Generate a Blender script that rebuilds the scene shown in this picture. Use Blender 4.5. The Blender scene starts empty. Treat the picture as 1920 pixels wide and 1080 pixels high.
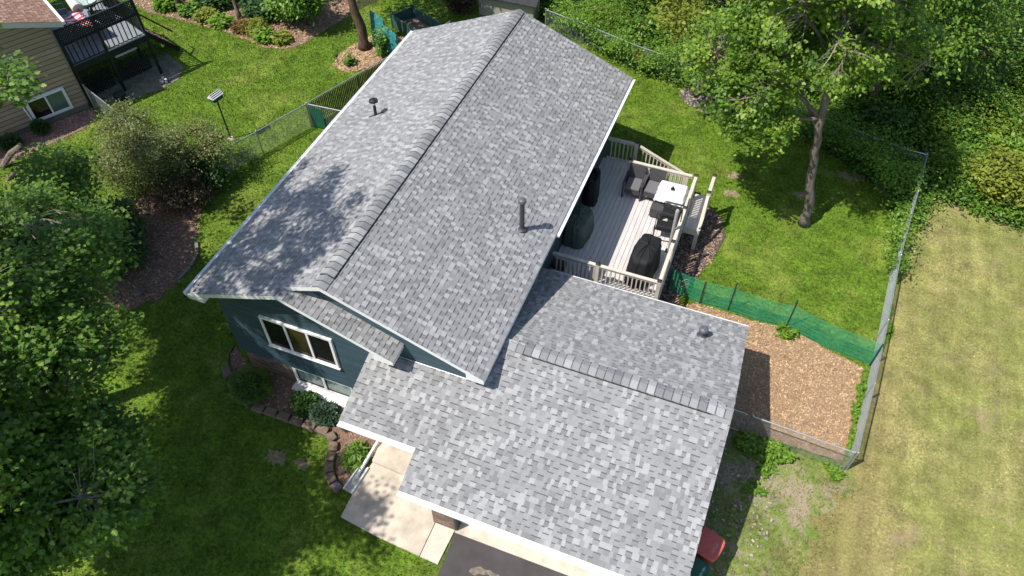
import bpy, math, random
import numpy as np
from mathutils import Vector, Matrix
R = math.radians
C = bpy.context.scene.collection
rng = np.random.default_rng(7)
random.seed(7)

# ------------------------------------------------------------------ camera
cam = bpy.data.cameras.new('camera')
cam.sensor_width = 36.0
cam.lens = 26.60
cam.clip_start = 0.1
cam.clip_end = 2000
co = bpy.data.objects.new('camera', cam)
C.objects.link(co)
YAW, PITCH, ROLL = -0.3748, 0.8699, -0.004
cy_, sy_, cp_, sp_ = math.cos(YAW), math.sin(YAW), math.cos(PITCH), math.sin(PITCH)
fwd = Vector((sy_*cp_, cy_*cp_, -sp_))
rt = Vector((cy_, -sy_, 0))
up = rt.cross(fwd)
r2 = math.cos(ROLL)*rt + math.sin(ROLL)*up
u2 = -math.sin(ROLL)*rt + math.cos(ROLL)*up
M = Matrix((r2, u2, -fwd)).transposed().to_4x4()
M.translation = Vector((8.0917, -8.3433, 18.1908))
co.matrix_world = M
bpy.context.scene.camera = co

# ------------------------------------------------------------------ sky, sun, exposure
SUN = Vector((-.43, -.46, 1.0)).normalized()
w = bpy.data.worlds.new('World')
bpy.context.scene.world = w
w.use_nodes = True
wn = w.node_tree
sky = wn.nodes.new('ShaderNodeTexSky')
sky.sky_type = 'NISHITA'
sky.sun_disc = False
sky.sun_elevation = math.asin(SUN.z)
sky.sun_rotation = math.atan2(SUN.x, SUN.y)
bg = wn.nodes['Background']
wn.links.new(sky.outputs[0], bg.inputs[0])
bg.inputs[1].default_value = 0.12
sun = bpy.data.lights.new('sun', 'SUN')
sun.energy = 4.3
sun.angle = R(0.55)
sun.color = (1.0, .955, .89)
so = bpy.data.objects.new('sun', sun)
C.objects.link(so)
so.rotation_euler = SUN.to_track_quat('Z', 'Y').to_euler()
so.location = (-8, -8, 30)
vs = bpy.context.scene.view_settings
vs.view_transform = 'Standard'
vs.look = 'None'
vs.exposure = 0.44
vs.gamma = 1.0

# ------------------------------------------------------------------ materials
MATS = {}
def nodes_of(m):
    m.use_nodes = True
    nt = m.node_tree
    return nt, nt.nodes, nt.links, nt.nodes['Principled BSDF']

def lin(c):
    return tuple(c) + (1.0,) if len(c) == 3 else c

def mat(name, c, rough=.7, var=.12, scale=6.0, bump=0.0, bscale=60.0, spec=.3, metal=0.0, c2=None, tint=0.0, stretch=None):
    """a principled surface whose colour wanders between two tones by object-space noise"""
    if name in MATS: return MATS[name]
    m = bpy.data.materials.new(name)
    nt, N, L, B = nodes_of(m)
    B.inputs['Roughness'].default_value = rough
    B.inputs['Specular IOR Level'].default_value = spec
    B.inputs['Metallic'].default_value = metal
    geo = N.new('ShaderNodeNewGeometry')
    mp = N.new('ShaderNodeMapping')
    L.new(geo.outputs['Position'], mp.inputs[0])
    if stretch: mp.inputs['Scale'].default_value = stretch
    nz = N.new('ShaderNodeTexNoise')
    nz.inputs['Scale'].default_value = scale
    nz.inputs['Detail'].default_value = 6
    nz.inputs['Roughness'].default_value = .65
    L.new(mp.outputs[0], nz.inputs['Vector'])
    rp = N.new('ShaderNodeValToRGB')
    a = tuple(max(0, x*(1-var*1.6)) for x in c)
    b = c2 if c2 else tuple(min(1, x*(1+var*1.3)) for x in c)
    rp.color_ramp.elements[0].position = .3
    rp.color_ramp.elements[1].position = .7
    rp.color_ramp.elements[0].color = lin(a if not c2 else c)
    rp.color_ramp.elements[1].color = lin(b)
    L.new(nz.outputs[0], rp.inputs[0])
    out = rp.outputs[0]
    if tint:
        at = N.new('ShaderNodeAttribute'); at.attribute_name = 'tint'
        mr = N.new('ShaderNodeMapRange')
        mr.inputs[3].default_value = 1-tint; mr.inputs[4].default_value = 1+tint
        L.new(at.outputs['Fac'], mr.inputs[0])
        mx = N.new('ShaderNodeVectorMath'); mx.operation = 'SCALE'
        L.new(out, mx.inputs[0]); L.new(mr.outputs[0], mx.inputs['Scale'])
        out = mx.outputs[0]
    L.new(out, B.inputs['Base Color'])
    if bump:
        n2 = N.new('ShaderNodeTexNoise'); n2.inputs['Scale'].default_value = bscale; n2.inputs['Detail'].default_value = 4
        L.new(mp.outputs[0], n2.inputs['Vector'])
        bp = N.new('ShaderNodeBump'); bp.inputs['Strength'].default_value = bump; bp.inputs['Distance'].default_value = .02
        L.new(n2.outputs[0], bp.inputs['Height']); L.new(bp.outputs[0], B.inputs['Normal'])
    MATS[name] = m
    return m

def leaf_mat(name, dark, light, extra=None, trans=.28):
    """leaves: per-leaf tone from the 'tint' attribute, a little light comes through"""
    m = bpy.data.materials.new(name)
    nt, N, L, B = nodes_of(m)
    at = N.new('ShaderNodeAttribute'); at.attribute_name = 'tint'
    rp = N.new('ShaderNodeValToRGB')
    rp.color_ramp.elements[0].color = lin(dark)
    rp.color_ramp.elements[1].color = lin(light)
    if extra:
        e = rp.color_ramp.elements.new(extra[0]); e.color = lin(extra[1])
    L.new(at.outputs['Fac'], rp.inputs[0])
    L.new(rp.outputs[0], B.inputs['Base Color'])
    B.inputs['Roughness'].default_value = .48
    B.inputs['Specular IOR Level'].default_value = .35
    tr = N.new('ShaderNodeBsdfTranslucent')
    sc = N.new('ShaderNodeVectorMath'); sc.operation = 'MULTIPLY'; sc.inputs[1].default_value = (1.5, 1.6, .6)
    L.new(rp.outputs[0], sc.inputs[0]); L.new(sc.outputs[0], tr.inputs[0])
    mx = N.new('ShaderNodeMixShader'); mx.inputs[0].default_value = trans
    L.new(B.outputs[0], mx.inputs[1]); L.new(tr.outputs[0], mx.inputs[2])
    L.new(mx.outputs[0], N['Material Output'].inputs[0])
    return m

def noise_node(N, L, pos, scale, detail=5, rough=.6, stretch=None):
    if stretch:
        mp = N.new('ShaderNodeMapping'); mp.inputs['Scale'].default_value = stretch
        L.new(pos, mp.inputs[0]); pos = mp.outputs[0]
    n = N.new('ShaderNodeTexNoise'); n.inputs['Scale'].default_value = scale
    n.inputs['Detail'].default_value = detail; n.inputs['Roughness'].default_value = rough
    L.new(pos, n.inputs['Vector'])
    return n.outputs[0]

def ramp(N, L, fac, pts):
    rp = N.new('ShaderNodeValToRGB')
    el = rp.color_ramp.elements
    while len(el) < len(pts): el.new(.5)
    for e, (p, c) in zip(el, pts):
        e.position = p; e.color = lin(c) if not isinstance(c, (int, float)) else (c, c, c, 1)
    L.new(fac, rp.inputs[0])
    return rp.outputs[0]

def mixc(N, L, fac, a, b):
    mx = N.new('ShaderNodeMix'); mx.data_type = 'RGBA'
    if isinstance(fac, (int, float)): mx.inputs[0].default_value = fac
    else: L.new(fac, mx.inputs[0])
    for i, v in ((6, a), (7, b)):
        if isinstance(v, tuple): mx.inputs[i].default_value = lin(v)
        else: L.new(v, mx.inputs[i])
    return mx.outputs[2]

def soil_grass(name, tones, patch, patch_lo=.60, patch_hi=.72, soil=None, soil_lo=.68, soil_hi=.76, tint=0.0, bump=.6, stripe=None, gscale=1.0):
    m = bpy.data.materials.new(name)
    nt, N, L, B = nodes_of(m)
    B.inputs['Roughness'].default_value = .85
    B.inputs['Specular IOR Level'].default_value = .15
    pos = N.new('ShaderNodeNewGeometry').outputs['Position']
    fine = noise_node(N, L, pos, 9*gscale, 8, .75)
    col = ramp(N, L, fine, [(.34, tones[0]), (.5, tones[1]), (.66, tones[2])])
    big = noise_node(N, L, pos, .55, 5, .65)
    f = ramp(N, L, big, [(patch_lo, 0.0), (patch_hi, 1.0)])
    fb = noise_node(N, L, pos, 14, 4, .7)
    f2 = ramp(N, L, fb, [(.35, .15), (.65, .9)])
    mm = N.new('ShaderNodeMath'); mm.operation = 'MULTIPLY'
    L.new(f, mm.inputs[0]); L.new(f2, mm.inputs[1])
    col = mixc(N, L, mm.outputs[0], col, patch)
    mid = noise_node(N, L, pos, 1.7, 4, .6)
    k = ramp(N, L, mid, [(.3, .66), (.7, 1.28)])
    sc = N.new('ShaderNodeMix'); sc.data_type = 'RGBA'; sc.blend_type = 'MULTIPLY'; sc.inputs[0].default_value = 1
    L.new(col, sc.inputs[6]); L.new(k, sc.inputs[7]); col = sc.outputs[2]
    if soil:
        sn = noise_node(N, L, pos, .8, 6, .7, (1.1, .9, 1))
        col = mixc(N, L, ramp(N, L, sn, [(soil_lo, 0.0), (soil_hi, 1.0)]), col, soil)
    if tint:
        at = N.new('ShaderNodeAttribute'); at.attribute_name = 'tint'
        mr = N.new('ShaderNodeMapRange'); mr.inputs[3].default_value = 1-tint; mr.inputs[4].default_value = 1+tint
        L.new(at.outputs['Fac'], mr.inputs[0])
        mx = N.new('ShaderNodeVectorMath'); mx.operation = 'SCALE'
        L.new(col, mx.inputs[0]); L.new(mr.outputs[0], mx.inputs['Scale']); col = mx.outputs[0]
    if stripe:   # mown streaks along the field and greener turf away from the fence
        st = noise_node(N, L, pos, 1.0, 4, .6, (2.2, .16, 1))
        kk = ramp(N, L, st, [(.35, .84), (.65, 1.16)])
        sc = N.new('ShaderNodeMix'); sc.data_type = 'RGBA'; sc.blend_type = 'MULTIPLY'; sc.inputs[0].default_value = 1
        L.new(col, sc.inputs[6]); L.new(kk, sc.inputs[7]); col = sc.outputs[2]
        sx = N.new('ShaderNodeSeparateXYZ'); L.new(pos, sx.inputs[0])
        mr = N.new('ShaderNodeMapRange'); mr.inputs[1].default_value = 13.5; mr.inputs[2].default_value = 19; mr.inputs[4].default_value = .55
        L.new(sx.outputs[0], mr.inputs[0])
        ml = N.new('ShaderNodeMath'); ml.operation = 'MULTIPLY'; L.new(mr.outputs[0], ml.inputs[0]); L.new(fb, ml.inputs[1])
        col = mixc(N, L, ml.outputs[0], col, (.17, .205, .055))
        mr = N.new('ShaderNodeMapRange'); mr.inputs[1].default_value = 13.0; mr.inputs[2].default_value = 14.6; mr.inputs[3].default_value = .6; mr.inputs[4].default_value = 0
        L.new(sx.outputs[0], mr.inputs[0])
        ml = N.new('ShaderNodeMath'); ml.operation = 'MULTIPLY'; L.new(mr.outputs[0], ml.inputs[0]); L.new(mid, ml.inputs[1])
        col = mixc(N, L, ml.outputs[0], col, (.27, .175, .09))
    L.new(col, B.inputs['Base Color'])
    if bump:
        b = noise_node(N, L, pos, 38, 6, .7)
        bp = N.new('ShaderNodeBump'); bp.inputs['Strength'].default_value = bump; bp.inputs['Distance'].default_value = .04
        L.new(b, bp.inputs['Height']); L.new(bp.outputs[0], B.inputs['Normal'])
    return m

def shingle_mat(name, pts):
    m = bpy.data.materials.new(name)
    nt, N, L, B = nodes_of(m)
    B.inputs['Roughness'].default_value = .9
    B.inputs['Specular IOR Level'].default_value = .2
    at = N.new('ShaderNodeAttribute'); at.attribute_name = 'tint'
    col = ramp(N, L, at.outputs['Fac'], pts)
    pos = N.new('ShaderNodeNewGeometry').outputs['Position']
    g = noise_node(N, L, pos, 130, 2, .8)
    k = ramp(N, L, g, [(.3, .62), (.7, 1.36)])
    big = noise_node(N, L, pos, .9, 4, .6)
    k2 = ramp(N, L, big, [(.3, .93), (.7, 1.06)])
    for kk in (k, k2):
        sc = N.new('ShaderNodeMix'); sc.data_type = 'RGBA'; sc.blend_type = 'MULTIPLY'; sc.inputs[0].default_value = 1
        L.new(col, sc.inputs[6]); L.new(kk, sc.inputs[7]); col = sc.outputs[2]
    L.new(col, B.inputs['Base Color'])
    bp = N.new('ShaderNodeBump'); bp.inputs['Strength'].default_value = .35; bp.inputs['Distance'].default_value = .003
    L.new(g, bp.inputs['Height']); L.new(bp.outputs[0], B.inputs['Normal'])
    return m

def brick_mat(name, a, b, mortar, rot=False):
    m = bpy.data.materials.new(name)
    nt, N, L, B = nodes_of(m)
    B.inputs['Roughness'].default_value = .85
    pos = N.new('ShaderNodeNewGeometry').outputs['Position']
    sx = N.new('ShaderNodeSeparateXYZ'); L.new(pos, sx.inputs[0])
    cx = N.new('ShaderNodeCombineXYZ'); L.new(sx.outputs[0], cx.inputs[0]); L.new(sx.outputs[2], cx.inputs[1])
    bt = N.new('ShaderNodeTexBrick'); L.new(cx.outputs[0], bt.inputs['Vector'])
    bt.inputs['Color1'].default_value = lin(a); bt.inputs['Color2'].default_value = lin(b); bt.inputs['Mortar'].default_value = lin(mortar)
    bt.inputs['Scale'].default_value = 1; bt.inputs['Brick Width'].default_value = .21; bt.inputs['Row Height'].default_value = .072
    bt.inputs['Mortar Size'].default_value = .008; bt.inputs['Bias'].default_value = -.1
    L.new(bt.outputs[0], B.inputs['Base Color'])
    bp = N.new('ShaderNodeBump'); bp.inputs['Strength'].default_value = .6; bp.inputs['Distance'].default_value = .01; bp.invert = True
    L.new(bt.outputs['Fac'], bp.inputs['Height']); L.new(bp.outputs[0], B.inputs['Normal'])
    return m

def glass_mat(name, c, rough=.08):
    m = bpy.data.materials.new(name)
    nt, N, L, B = nodes_of(m)
    B.inputs['Base Color'].default_value = lin(c)
    B.inputs['Roughness'].default_value = rough
    B.inputs['Specular IOR Level'].default_value = .6
    return m

W_ = mat('white_trim', (.80, .80, .79), .45, .03, 3)
SH = shingle_mat('grey_shingles', [(0, (.105, .106, .112)), (.12, (.105, .106, .112)), (.2, (.192, .192, .194)), (.5, (.256, .255, .256)), (.72, (.284, .283, .283)), (1, (.365, .364, .364))])
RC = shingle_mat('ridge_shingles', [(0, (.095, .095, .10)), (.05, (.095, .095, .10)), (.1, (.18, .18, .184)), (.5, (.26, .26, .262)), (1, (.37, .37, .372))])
BRN_SH = shingle_mat('brown_shingles', [(0, (.14, .08, .055)), (.5, (.25, .15, .11)), (1, (.36, .24, .18))])
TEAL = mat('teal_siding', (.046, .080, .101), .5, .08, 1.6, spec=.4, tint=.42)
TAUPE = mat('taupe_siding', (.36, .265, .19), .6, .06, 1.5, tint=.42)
BRICK = brick_mat('brown_brick', (.17, .10, .07), (.34, .235, .17), (.12, .10, .085))
CONC = mat('concrete', (.56, .485, .39), .85, .17, 2.2, .25, 90)
CONC_L = mat('pale_concrete', (.60, .53, .435), .85, .08, 2.2, .25, 90)
ASPH = mat('asphalt', (.055, .05, .05), .9, .22, 1.4, .4, 120, c2=(.085, .078, .076))
PATCH = mat('worn_asphalt', (.20, .165, .13), .9, .3, 12)
DECKB = mat('deck_boards', (.60, .565, .545), .6, .10, 3, tint=.07, stretch=(6, .6, 1))
RAIL = mat('deck_railing', (.60, .54, .45), .6, .10, 5, tint=0)
DARKB = mat('dark_caps', (.02, .02, .022), .5, .2, 5)
GALV = mat('galvanised_steel', (.46, .48, .48), .38, .12, 8, metal=.65, spec=.5)
NETG = mat('green_netting', (.010, .26, .13), .5, .12, 3)
POSTG = mat('dark_green_post', (.012, .06, .05), .5, .2, 5)
BARK = mat('grey_bark', (.17, .14, .115), .9, .35, 7, .9, 26, stretch=(1, 1, .25))
BARKD = mat('brown_bark', (.115, .075, .05), .95, .4, 8, 1.0, 22, stretch=(1, 1, .25))
TWIG = mat('pale_twig', (.27, .225, .185), .85, .25, 9)
PIPE = mat('grey_pipe', (.055, .058, .066), .45, .15, 8, spec=.4)
BLACK = mat('black_cloth', (.014, .014, .015), .75, .25, 5, .5, 14)
GREENC = mat('green_cover', (.078, .11, .09), .65, .15, 4, .4, 10)
WICK = mat('grey_wicker', (.075, .072, .075), .6, .35, 45, .8, 90)
CUSH = mat('grey_cushion', (.15, .145, .15), .9, .10, 30, .3, 120)
SLING = mat('black_sling', (.016, .016, .018), .6, .25, 20)
METD = mat('dark_metal', (.022, .023, .025), .4, .1, 10, metal=.3)
CLOTH = mat('white_cloth', (.82, .82, .81), .8, .03, 4)
MULCH = mat('wood_mulch', (.27, .165, .085), .95, .3, 12, 1.0, 45, c2=(.42, .27, .17))
MULCHD = mat('old_mulch', (.19, .115, .08), .95, .3, 9, 1.0, 40, c2=(.27, .17, .125))
CHIP = mat('wood_chips', (.44, .305, .175), .9, .2, 5, tint=.55)
CHIPD = mat('old_chips', (.32, .21, .15), .9, .25, 5, tint=.6)
ROCK = mat('red_gravel', (.25, .155, .13), .85, .35, 15, 1.0, 30)
STONE = mat('river_stones', (.30, .25, .22), .8, .2, 4, tint=.6)
GRVD = mat('dark_gravel', (.10, .082, .072), .9, .3, 12, 1.0, 40)
EDGE = mat('tan_block', (.19, .14, .10), .9, .2, 7, .5, 70)

LAWN = soil_grass('lawn_turf', [(.036, .082, .008), (.10, .172, .015), (.195, .27, .035)], (.275, .30, .065), .50, .70, (.26, .19, .115), .69, .77)
BLADE = soil_grass('grass_blades', [(.056, .125, .009), (.125, .215, .018), (.22, .305, .04)], (.30, .33, .075), .50, .70, None, tint=.55, bump=0)
DRY = soil_grass('dry_turf', [(.145, .13, .045), (.28, .25, .09), (.46, .415, .19)], (.17, .215, .042), .36, .60, (.34, .245, .16), .56, .74, gscale=1.6, stripe=1)
STRAW = soil_grass('straw_blades', [(.19, .172, .062), (.33, .297, .11), (.50, .45, .22)], (.20, .25, .05), .36, .60, None, tint=.6, gscale=1.6, stripe=1, bump=0)
WEEDY = soil_grass('weedy_ground', [(.09, .13, .025), (.19, .205, .055), (.34, .29, .17)], (.14, .24, .035), .38, .55, (.36, .28, .20), .49, .62)
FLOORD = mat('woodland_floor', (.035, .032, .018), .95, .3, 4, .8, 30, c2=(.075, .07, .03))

# ------------------------------------------------------------------ mesh helpers
def origin_of(o):
    v = Vector((0, 0, 0))
    while o is not None:
        v = v + o.location; o = o.parent
    return v

class MB:
    def __init__(s): s.v, s.f, s.t = [], [], []
    def add(s, vs, fs, t=.5):
        b = len(s.v); s.v.extend([tuple(p) for p in vs])
        for f in fs: s.f.append([b+i for i in f]); s.t.append(t)
        return s
    def poly(s, pts, t=.5): return s.add(pts, [list(range(len(pts)))], t)
    def box(s, lo, hi, t=.5):
        x0, y0, z0 = lo; x1, y1, z1 = hi
        return s.add([(x0,y0,z0),(x1,y0,z0),(x1,y1,z0),(x0,y1,z0),(x0,y0,z1),(x1,y0,z1),(x1,y1,z1),(x0,y1,z1)],
              [(0,3,2,1),(4,5,6,7),(0,1,5,4),(1,2,6,5),(2,3,7,6),(3,0,4,7)], t)
    def obox(s, c, half, m, t=.5):
        """oriented box, m = 3x3 of axes as columns"""
        vs = []
        for k in ((-1,-1,-1),(1,-1,-1),(1,1,-1),(-1,1,-1),(-1,-1,1),(1,-1,1),(1,1,1),(-1,1,1)):
            vs.append(Vector(c) + m @ Vector((k[0]*half[0], k[1]*half[1], k[2]*half[2])))
        return s.add(vs, [(0,3,2,1),(4,5,6,7),(0,1,5,4),(1,2,6,5),(2,3,7,6),(3,0,4,7)], t)
    def beam(s, p, q, wd, ht, t=.5, side=None):
        """rectangular bar from p to q"""
        p, q = Vector(p), Vector(q); d = q-p; ln = d.length; d.normalize()
        up_ = Vector((0,0,1)) if abs(d.z) < .95 else Vector(side or (0,1,0))
        x = d.cross(up_).normalized(); z = x.cross(d)
        return s.obox((p+q)/2, (wd/2, ln/2, ht/2), Matrix((x, d, z)).transposed(), t)
    def tube(s, pts, rad, sides=6, cap=True, t=.5):
        pts = [Vector(p) for p in pts]; n = len(pts)
        rad = [rad]*n if isinstance(rad, (int, float)) else rad
        b = len(s.v); ref = None
        for i, p in enumerate(pts):
            d = (pts[min(i+1,n-1)]-pts[max(i-1,0)])
            if d.length < 1e-9: d = Vector((0,0,1))
            d.normalize()
            if ref is None:
                ref = d.orthogonal().normalized()
            ref = (ref - d*ref.dot(d))
            ref = ref.normalized() if ref.length > 1e-6 else d.orthogonal().normalized()
            o = d.cross(ref)
            for k in range(sides):
                a = 2*math.pi*k/sides
                s.v.append(tuple(p + (ref*math.cos(a)+o*math.sin(a))*rad[i]))
        for i in range(n-1):
            for k in range(sides):
                k2 = (k+1) % sides
                s.f.append([b+i*sides+k, b+i*sides+k2, b+(i+1)*sides+k2, b+(i+1)*sides+k]); s.t.append(t)
        if cap:
            s.f.append([b+k for k in range(sides)][::-1]); s.t.append(t)
            s.f.append([b+(n-1)*sides+k for k in range(sides)]); s.t.append(t)
        return s
    def lathe(s, prof, c=(0,0,0), sides=16, t=.5):
        b = len(s.v)
        for r_, z in prof:
            for k in range(sides):
                a = 2*math.pi*k/sides
                s.v.append((c[0]+r_*math.cos(a), c[1]+r_*math.sin(a), c[2]+z))
        for i in range(len(prof)-1):
            for k in range(sides):
                k2 = (k+1) % sides
                s.f.append([b+i*sides+k, b+i*sides+k2, b+(i+1)*sides+k2, b+(i+1)*sides+k]); s.t.append(t)
        s.f.append([b+k for k in range(sides)][::-1]); s.t.append(t)
        s.f.append([b+(len(prof)-1)*sides+k for k in range(sides)]); s.t.append(t)
        return s
    def prism(s, pts2, z0, z1, t=.5):
        n = len(pts2)
        vs = [(x, y, z0) for x, y in pts2] + [(x, y, z1) for x, y in pts2]
        fs = [list(range(n))[::-1], list(range(n, 2*n))] + [[i, (i+1) % n, n+(i+1) % n, n+i] for i in range(n)]
        return s.add(vs, fs, t)
    def slab(s, pts3, th, t=.5):
        """sloping polygon given thickness straight down"""
        n = len(pts3)
        vs = [tuple(p) for p in pts3] + [(p[0], p[1], p[2]-th) for p in pts3]
        fs = [list(range(n)), list(range(n, 2*n))[::-1]] + [[i, n+i, n+(i+1) % n, (i+1) % n] for i in range(n)]
        return s.add(vs, fs, t)
    def build(s, name, m, parent=None, local=False, smooth=False, tint=False, **props):
        o_ = Vector((0,0,0)) if (parent is None or local) else origin_of(parent)
        me = bpy.data.meshes.new(name)
        me.from_pydata([(x-o_.x, y-o_.y, z-o_.z) for x, y, z in s.v], [], s.f)
        if tint:
            a = me.attributes.new('tint', 'FLOAT', 'FACE')
            a.data.foreach_set('value', np.array(s.t, dtype=np.float32))
        me.materials.append(m)
        if smooth: me.polygons.foreach_set('use_smooth', [True]*len(me.polygons))
        ob = bpy.data.objects.new(name, me)
        C.objects.link(ob)
        if parent is not None: ob.parent = parent
        for k, v in props.items(): ob[k] = v
        return ob

def np_mesh(name, verts, nper, tints, m, parent=None, **props):
    """many faces of nper corners each, straight from arrays"""
    verts = np.asarray(verts, dtype=np.float32).reshape(-1, 3)
    nf = len(verts)//nper
    if parent is not None:
        o_ = origin_of(parent); verts = verts - np.array([o_.x, o_.y, o_.z], dtype=np.float32)
    me = bpy.data.meshes.new(name)
    me.vertices.add(len(verts)); me.vertices.foreach_set('co', verts.ravel())
    me.loops.add(len(verts)); me.loops.foreach_set('vertex_index', np.arange(len(verts), dtype=np.int32))
    me.polygons.add(nf)
    me.polygons.foreach_set('loop_start', np.arange(nf, dtype=np.int32)*nper)
    me.update(calc_edges=True)
    if tints is not None:
        a = me.attributes.new('tint', 'FLOAT', 'FACE'); a.data.foreach_set('value', np.asarray(tints, dtype=np.float32))
    me.materials.append(m)
    ob = bpy.data.objects.new(name, me); C.objects.link(ob)
    if parent is not None: ob.parent = parent
    for k, v in props.items(): ob[k] = v
    return ob

def thing(name, label, cat, loc=(0,0,0), rz=0, group=None):
    o = bpy.data.objects.new(name, None); C.objects.link(o)
    o.location = loc; o.rotation_euler = (0, 0, rz)
    o.empty_display_size = .2
    o['label'] = label; o['category'] = cat
    if group: o['group'] = group
    return o
def tag(o, label, cat, group=None):
    o['label'] = label; o['category'] = cat
    if group: o['group'] = group
    return o
def dup(root, loc, rz, label):
    def cp(o, par):
        c = o.copy(); C.objects.link(c)
        if par is not None: c.parent = par
        for ch in [x for x in bpy.data.objects if x.parent == o]: cp(ch, c)
        return c
    r_ = cp(root, None); r_.location = loc; r_.rotation_euler = (0, 0, rz); r_['label'] = label
    return r_
def in_poly(P, poly):
    x, y = P[:, 0], P[:, 1]; n = len(poly); ins = np.zeros(len(P), bool); j = n-1
    for i in range(n):
        xi, yi = poly[i]; xj, yj = poly[j]
        c = ((yi > y) != (yj > y)) & (x < (xj-xi)*(y-yi)/((yj-yi) if yj != yi else 1e-9)+xi)
        ins ^= c; j = i
    return ins
def rough_outline(pts, amp=.07, step=.22, seed=1):
    rr = random.Random(seed); out = []
    n = len(pts)
    for i in range(n):
        a, b = Vector(pts[i]), Vector(pts[(i+1) % n]); L_ = (b-a).length; k = max(1, int(L_/step))
        nn = Vector((-(b-a).y, (b-a).x))/max(L_, 1e-6)
        for j in range(k):
            p = a+(b-a)*(j/k) + nn*rr.uniform(-amp, amp); out.append((p.x, p.y))
    return out

# ------------------------------------------------------------------ ground
def sheet(name, pts, z, m, th=.0, kind='structure'):
    b = MB()
    b.poly([(x, y, z) for x, y in pts])
    return b.build(name, m, kind=kind)

HOUSE = [(-3.6,.44),(1.3,.44),(1.3,.6),(3.55,.6),(3.55,-1.4),(3.45,-1.9),(9.1,-1.9),(9.1,4.85),(3.55,4.85),(3.55,12.7),(-3.6,12.7)]
FIELD = [(12.92,3.25),(13.2,5.6),(13.6,8.1),(13.75,10.8),(14.05,13.4),(14.7,15.2),(16.4,14.9),(18,14.5),(60,14),(60,-40),(8.6,-40),(8.8,-4.0),(10.0,-2.7),(11.1,-.8),(11.7,.8),(12.2,2.0),(12.5,3.3)]
WEED = [(9.1,3.35),(12.85,3.25),(13.15,3.0),(12.6,2.2),(12.2,1.0),(11.6,-.6),(10.5,-2.5),(9.2,-4.0),(9.05,-3.0)]
MULCHR = [(8.0,7.42),(9.6,7.33),(10.8,7.42),(12.1,7.04),(13.0,6.75),(12.9,5.2),(12.72,3.5),(10.2,3.45),(9.1,3.45),(9.1,4.85),(7.1,4.9),(7.0,5.9),(7.4,7.0)]
GRAVEL = [(3.55,4.9),(7.3,4.9),(7.4,6.4),(7.55,7.8),(8.1,9.3),(8.25,10.6),(7.95,11.5),(7.2,11.9),(3.55,11.9)]
BEDF = [(-4.35,.9),(-4.25,.5),(-3.95,.15),(-3.4,-.35),(-2.67,-.62),(-1.9,-.58),(-.75,-.56),(-.12,-.55),(.2,-.98),(.35,-1.42),(.62,-1.75),(.9,-1.85),(1.05,-1.7),(1.18,-1.2),(1.2,.45),(-3.6,.45)]
BEDL = [(-8.06,4.05),(-7.62,3.5),(-7.35,2.5),(-7.6,1.5),(-8.3,.9),(-9.4,.4),(-11,1),(-12,2.8),(-11.6,4.6),(-10.4,6.0),(-9.4,6.6),(-8.9,5.6)]
BEDT = [(-9.0,14.6),(-8.3,14.35),(-7.55,14.7),(-6.9,15.3),(-6.6,16.6),(-7.2,17.6),(-8.2,17.6),(-8.8,16.6),(-9.1,15.5)]
BEDN = [(-18.9,15.25),(-17.5,15.25),(-16.3,15.2),(-14.9,15.15),(-13.6,14.95),(-12.4,14.7),(-11.4,14.9),(-10.9,15.7),(-10.7,16.6),(-10.3,18),(-11,22),(-22,26),(-24,17)]
ROCKN = [(-16.35,8.6),(-15.65,8.2),(-15.75,7.4),(-16.7,5.2),(-18,2.6),(-19.5,3.2),(-17.9,5.95)]
STONET = [(5.0,17.75),(5.6,17.2),(6.35,16.95),(6.9,17.4),(6.8,18.4),(5.7,18.7),(5.1,18.3)]
WOODS = [(-1.0,20.6),(2.7,19.0),(5.2,18.35),(6.9,18.0),(9.2,17.3),(11,16.3),(11.9,15.6),(13.2,14.6),(13.75,13.2),(14.25,13.3),(14.6,15.1),(16.4,14.7),(18,14.4),(30,14),(32,46),(-10,46),(-6,24)]
PAD = [(1.18,-1.62),(1.21,-2.62),(2.3,-2.74),(3.47,-2.8),(3.47,-1.9),(3.45,.6),(1.25,.45),(1.25,-1.0)]
PADB = [(3.49,-2.8),(3.97,-2.82),(4.01,-1.9),(3.49,-1.9)]

g = MB(); g.poly([(-300,-300,0),(300,-300,0),(300,300,0),(-300,300,0)])
g.build('lawn', LAWN, kind='structure')
sheet('dry_field', rough_outline(FIELD, .16, .25, 2), .006, DRY)
sheet('weedy_ground', rough_outline(WEED, .3, .22, 3), .010, WEEDY)
sheet('mulch_yard', rough_outline(MULCHR, .06, .2, 4), .014, MULCH)
sheet('gravel_bed', rough_outline(GRAVEL, .06, .2, 5), .018, GRVD)
sheet('front_planting_bed', rough_outline(BEDF, .02, .3, 6), .022, MULCHD)
sheet('shrub_bed', rough_outline(BEDL, .2, .18, 7), .012, MULCHD)
sheet('tree_mulch_bed', rough_outline(BEDT, .06, .2, 8), .012, MULCH)
sheet('garden_bed', rough_outline(BEDN, .06, .2, 9), .012, MULCHD)
sheet('gravel_strip', ROCKN, .014, ROCK)
sheet('stone_bed', rough_outline(STONET, .06, .2, 10), .012, GRVD)
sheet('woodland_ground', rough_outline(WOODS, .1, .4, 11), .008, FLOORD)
p = MB(); p.prism(PAD, -.05, .05); p.build('concrete_pad', CONC, kind='structure')
p = MB(); p.prism([(1.26,-1.02),(3.43,-1.12),(3.43,.44),(1.31,.44),(1.22,-.62)], .03, .17); p.build('concrete_stoop', CONC, kind='structure')
p = MB(); p.prism(PADB, -.05, .047); p.build('concrete_apron', CONC_L, kind='structure')
p = MB(); p.prism([(4.03,-1.95),(9.2,-1.9),(9.6,-14),(4.6,-14)], -.05, .02); p.build('driveway', ASPH, kind='structure')
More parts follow.
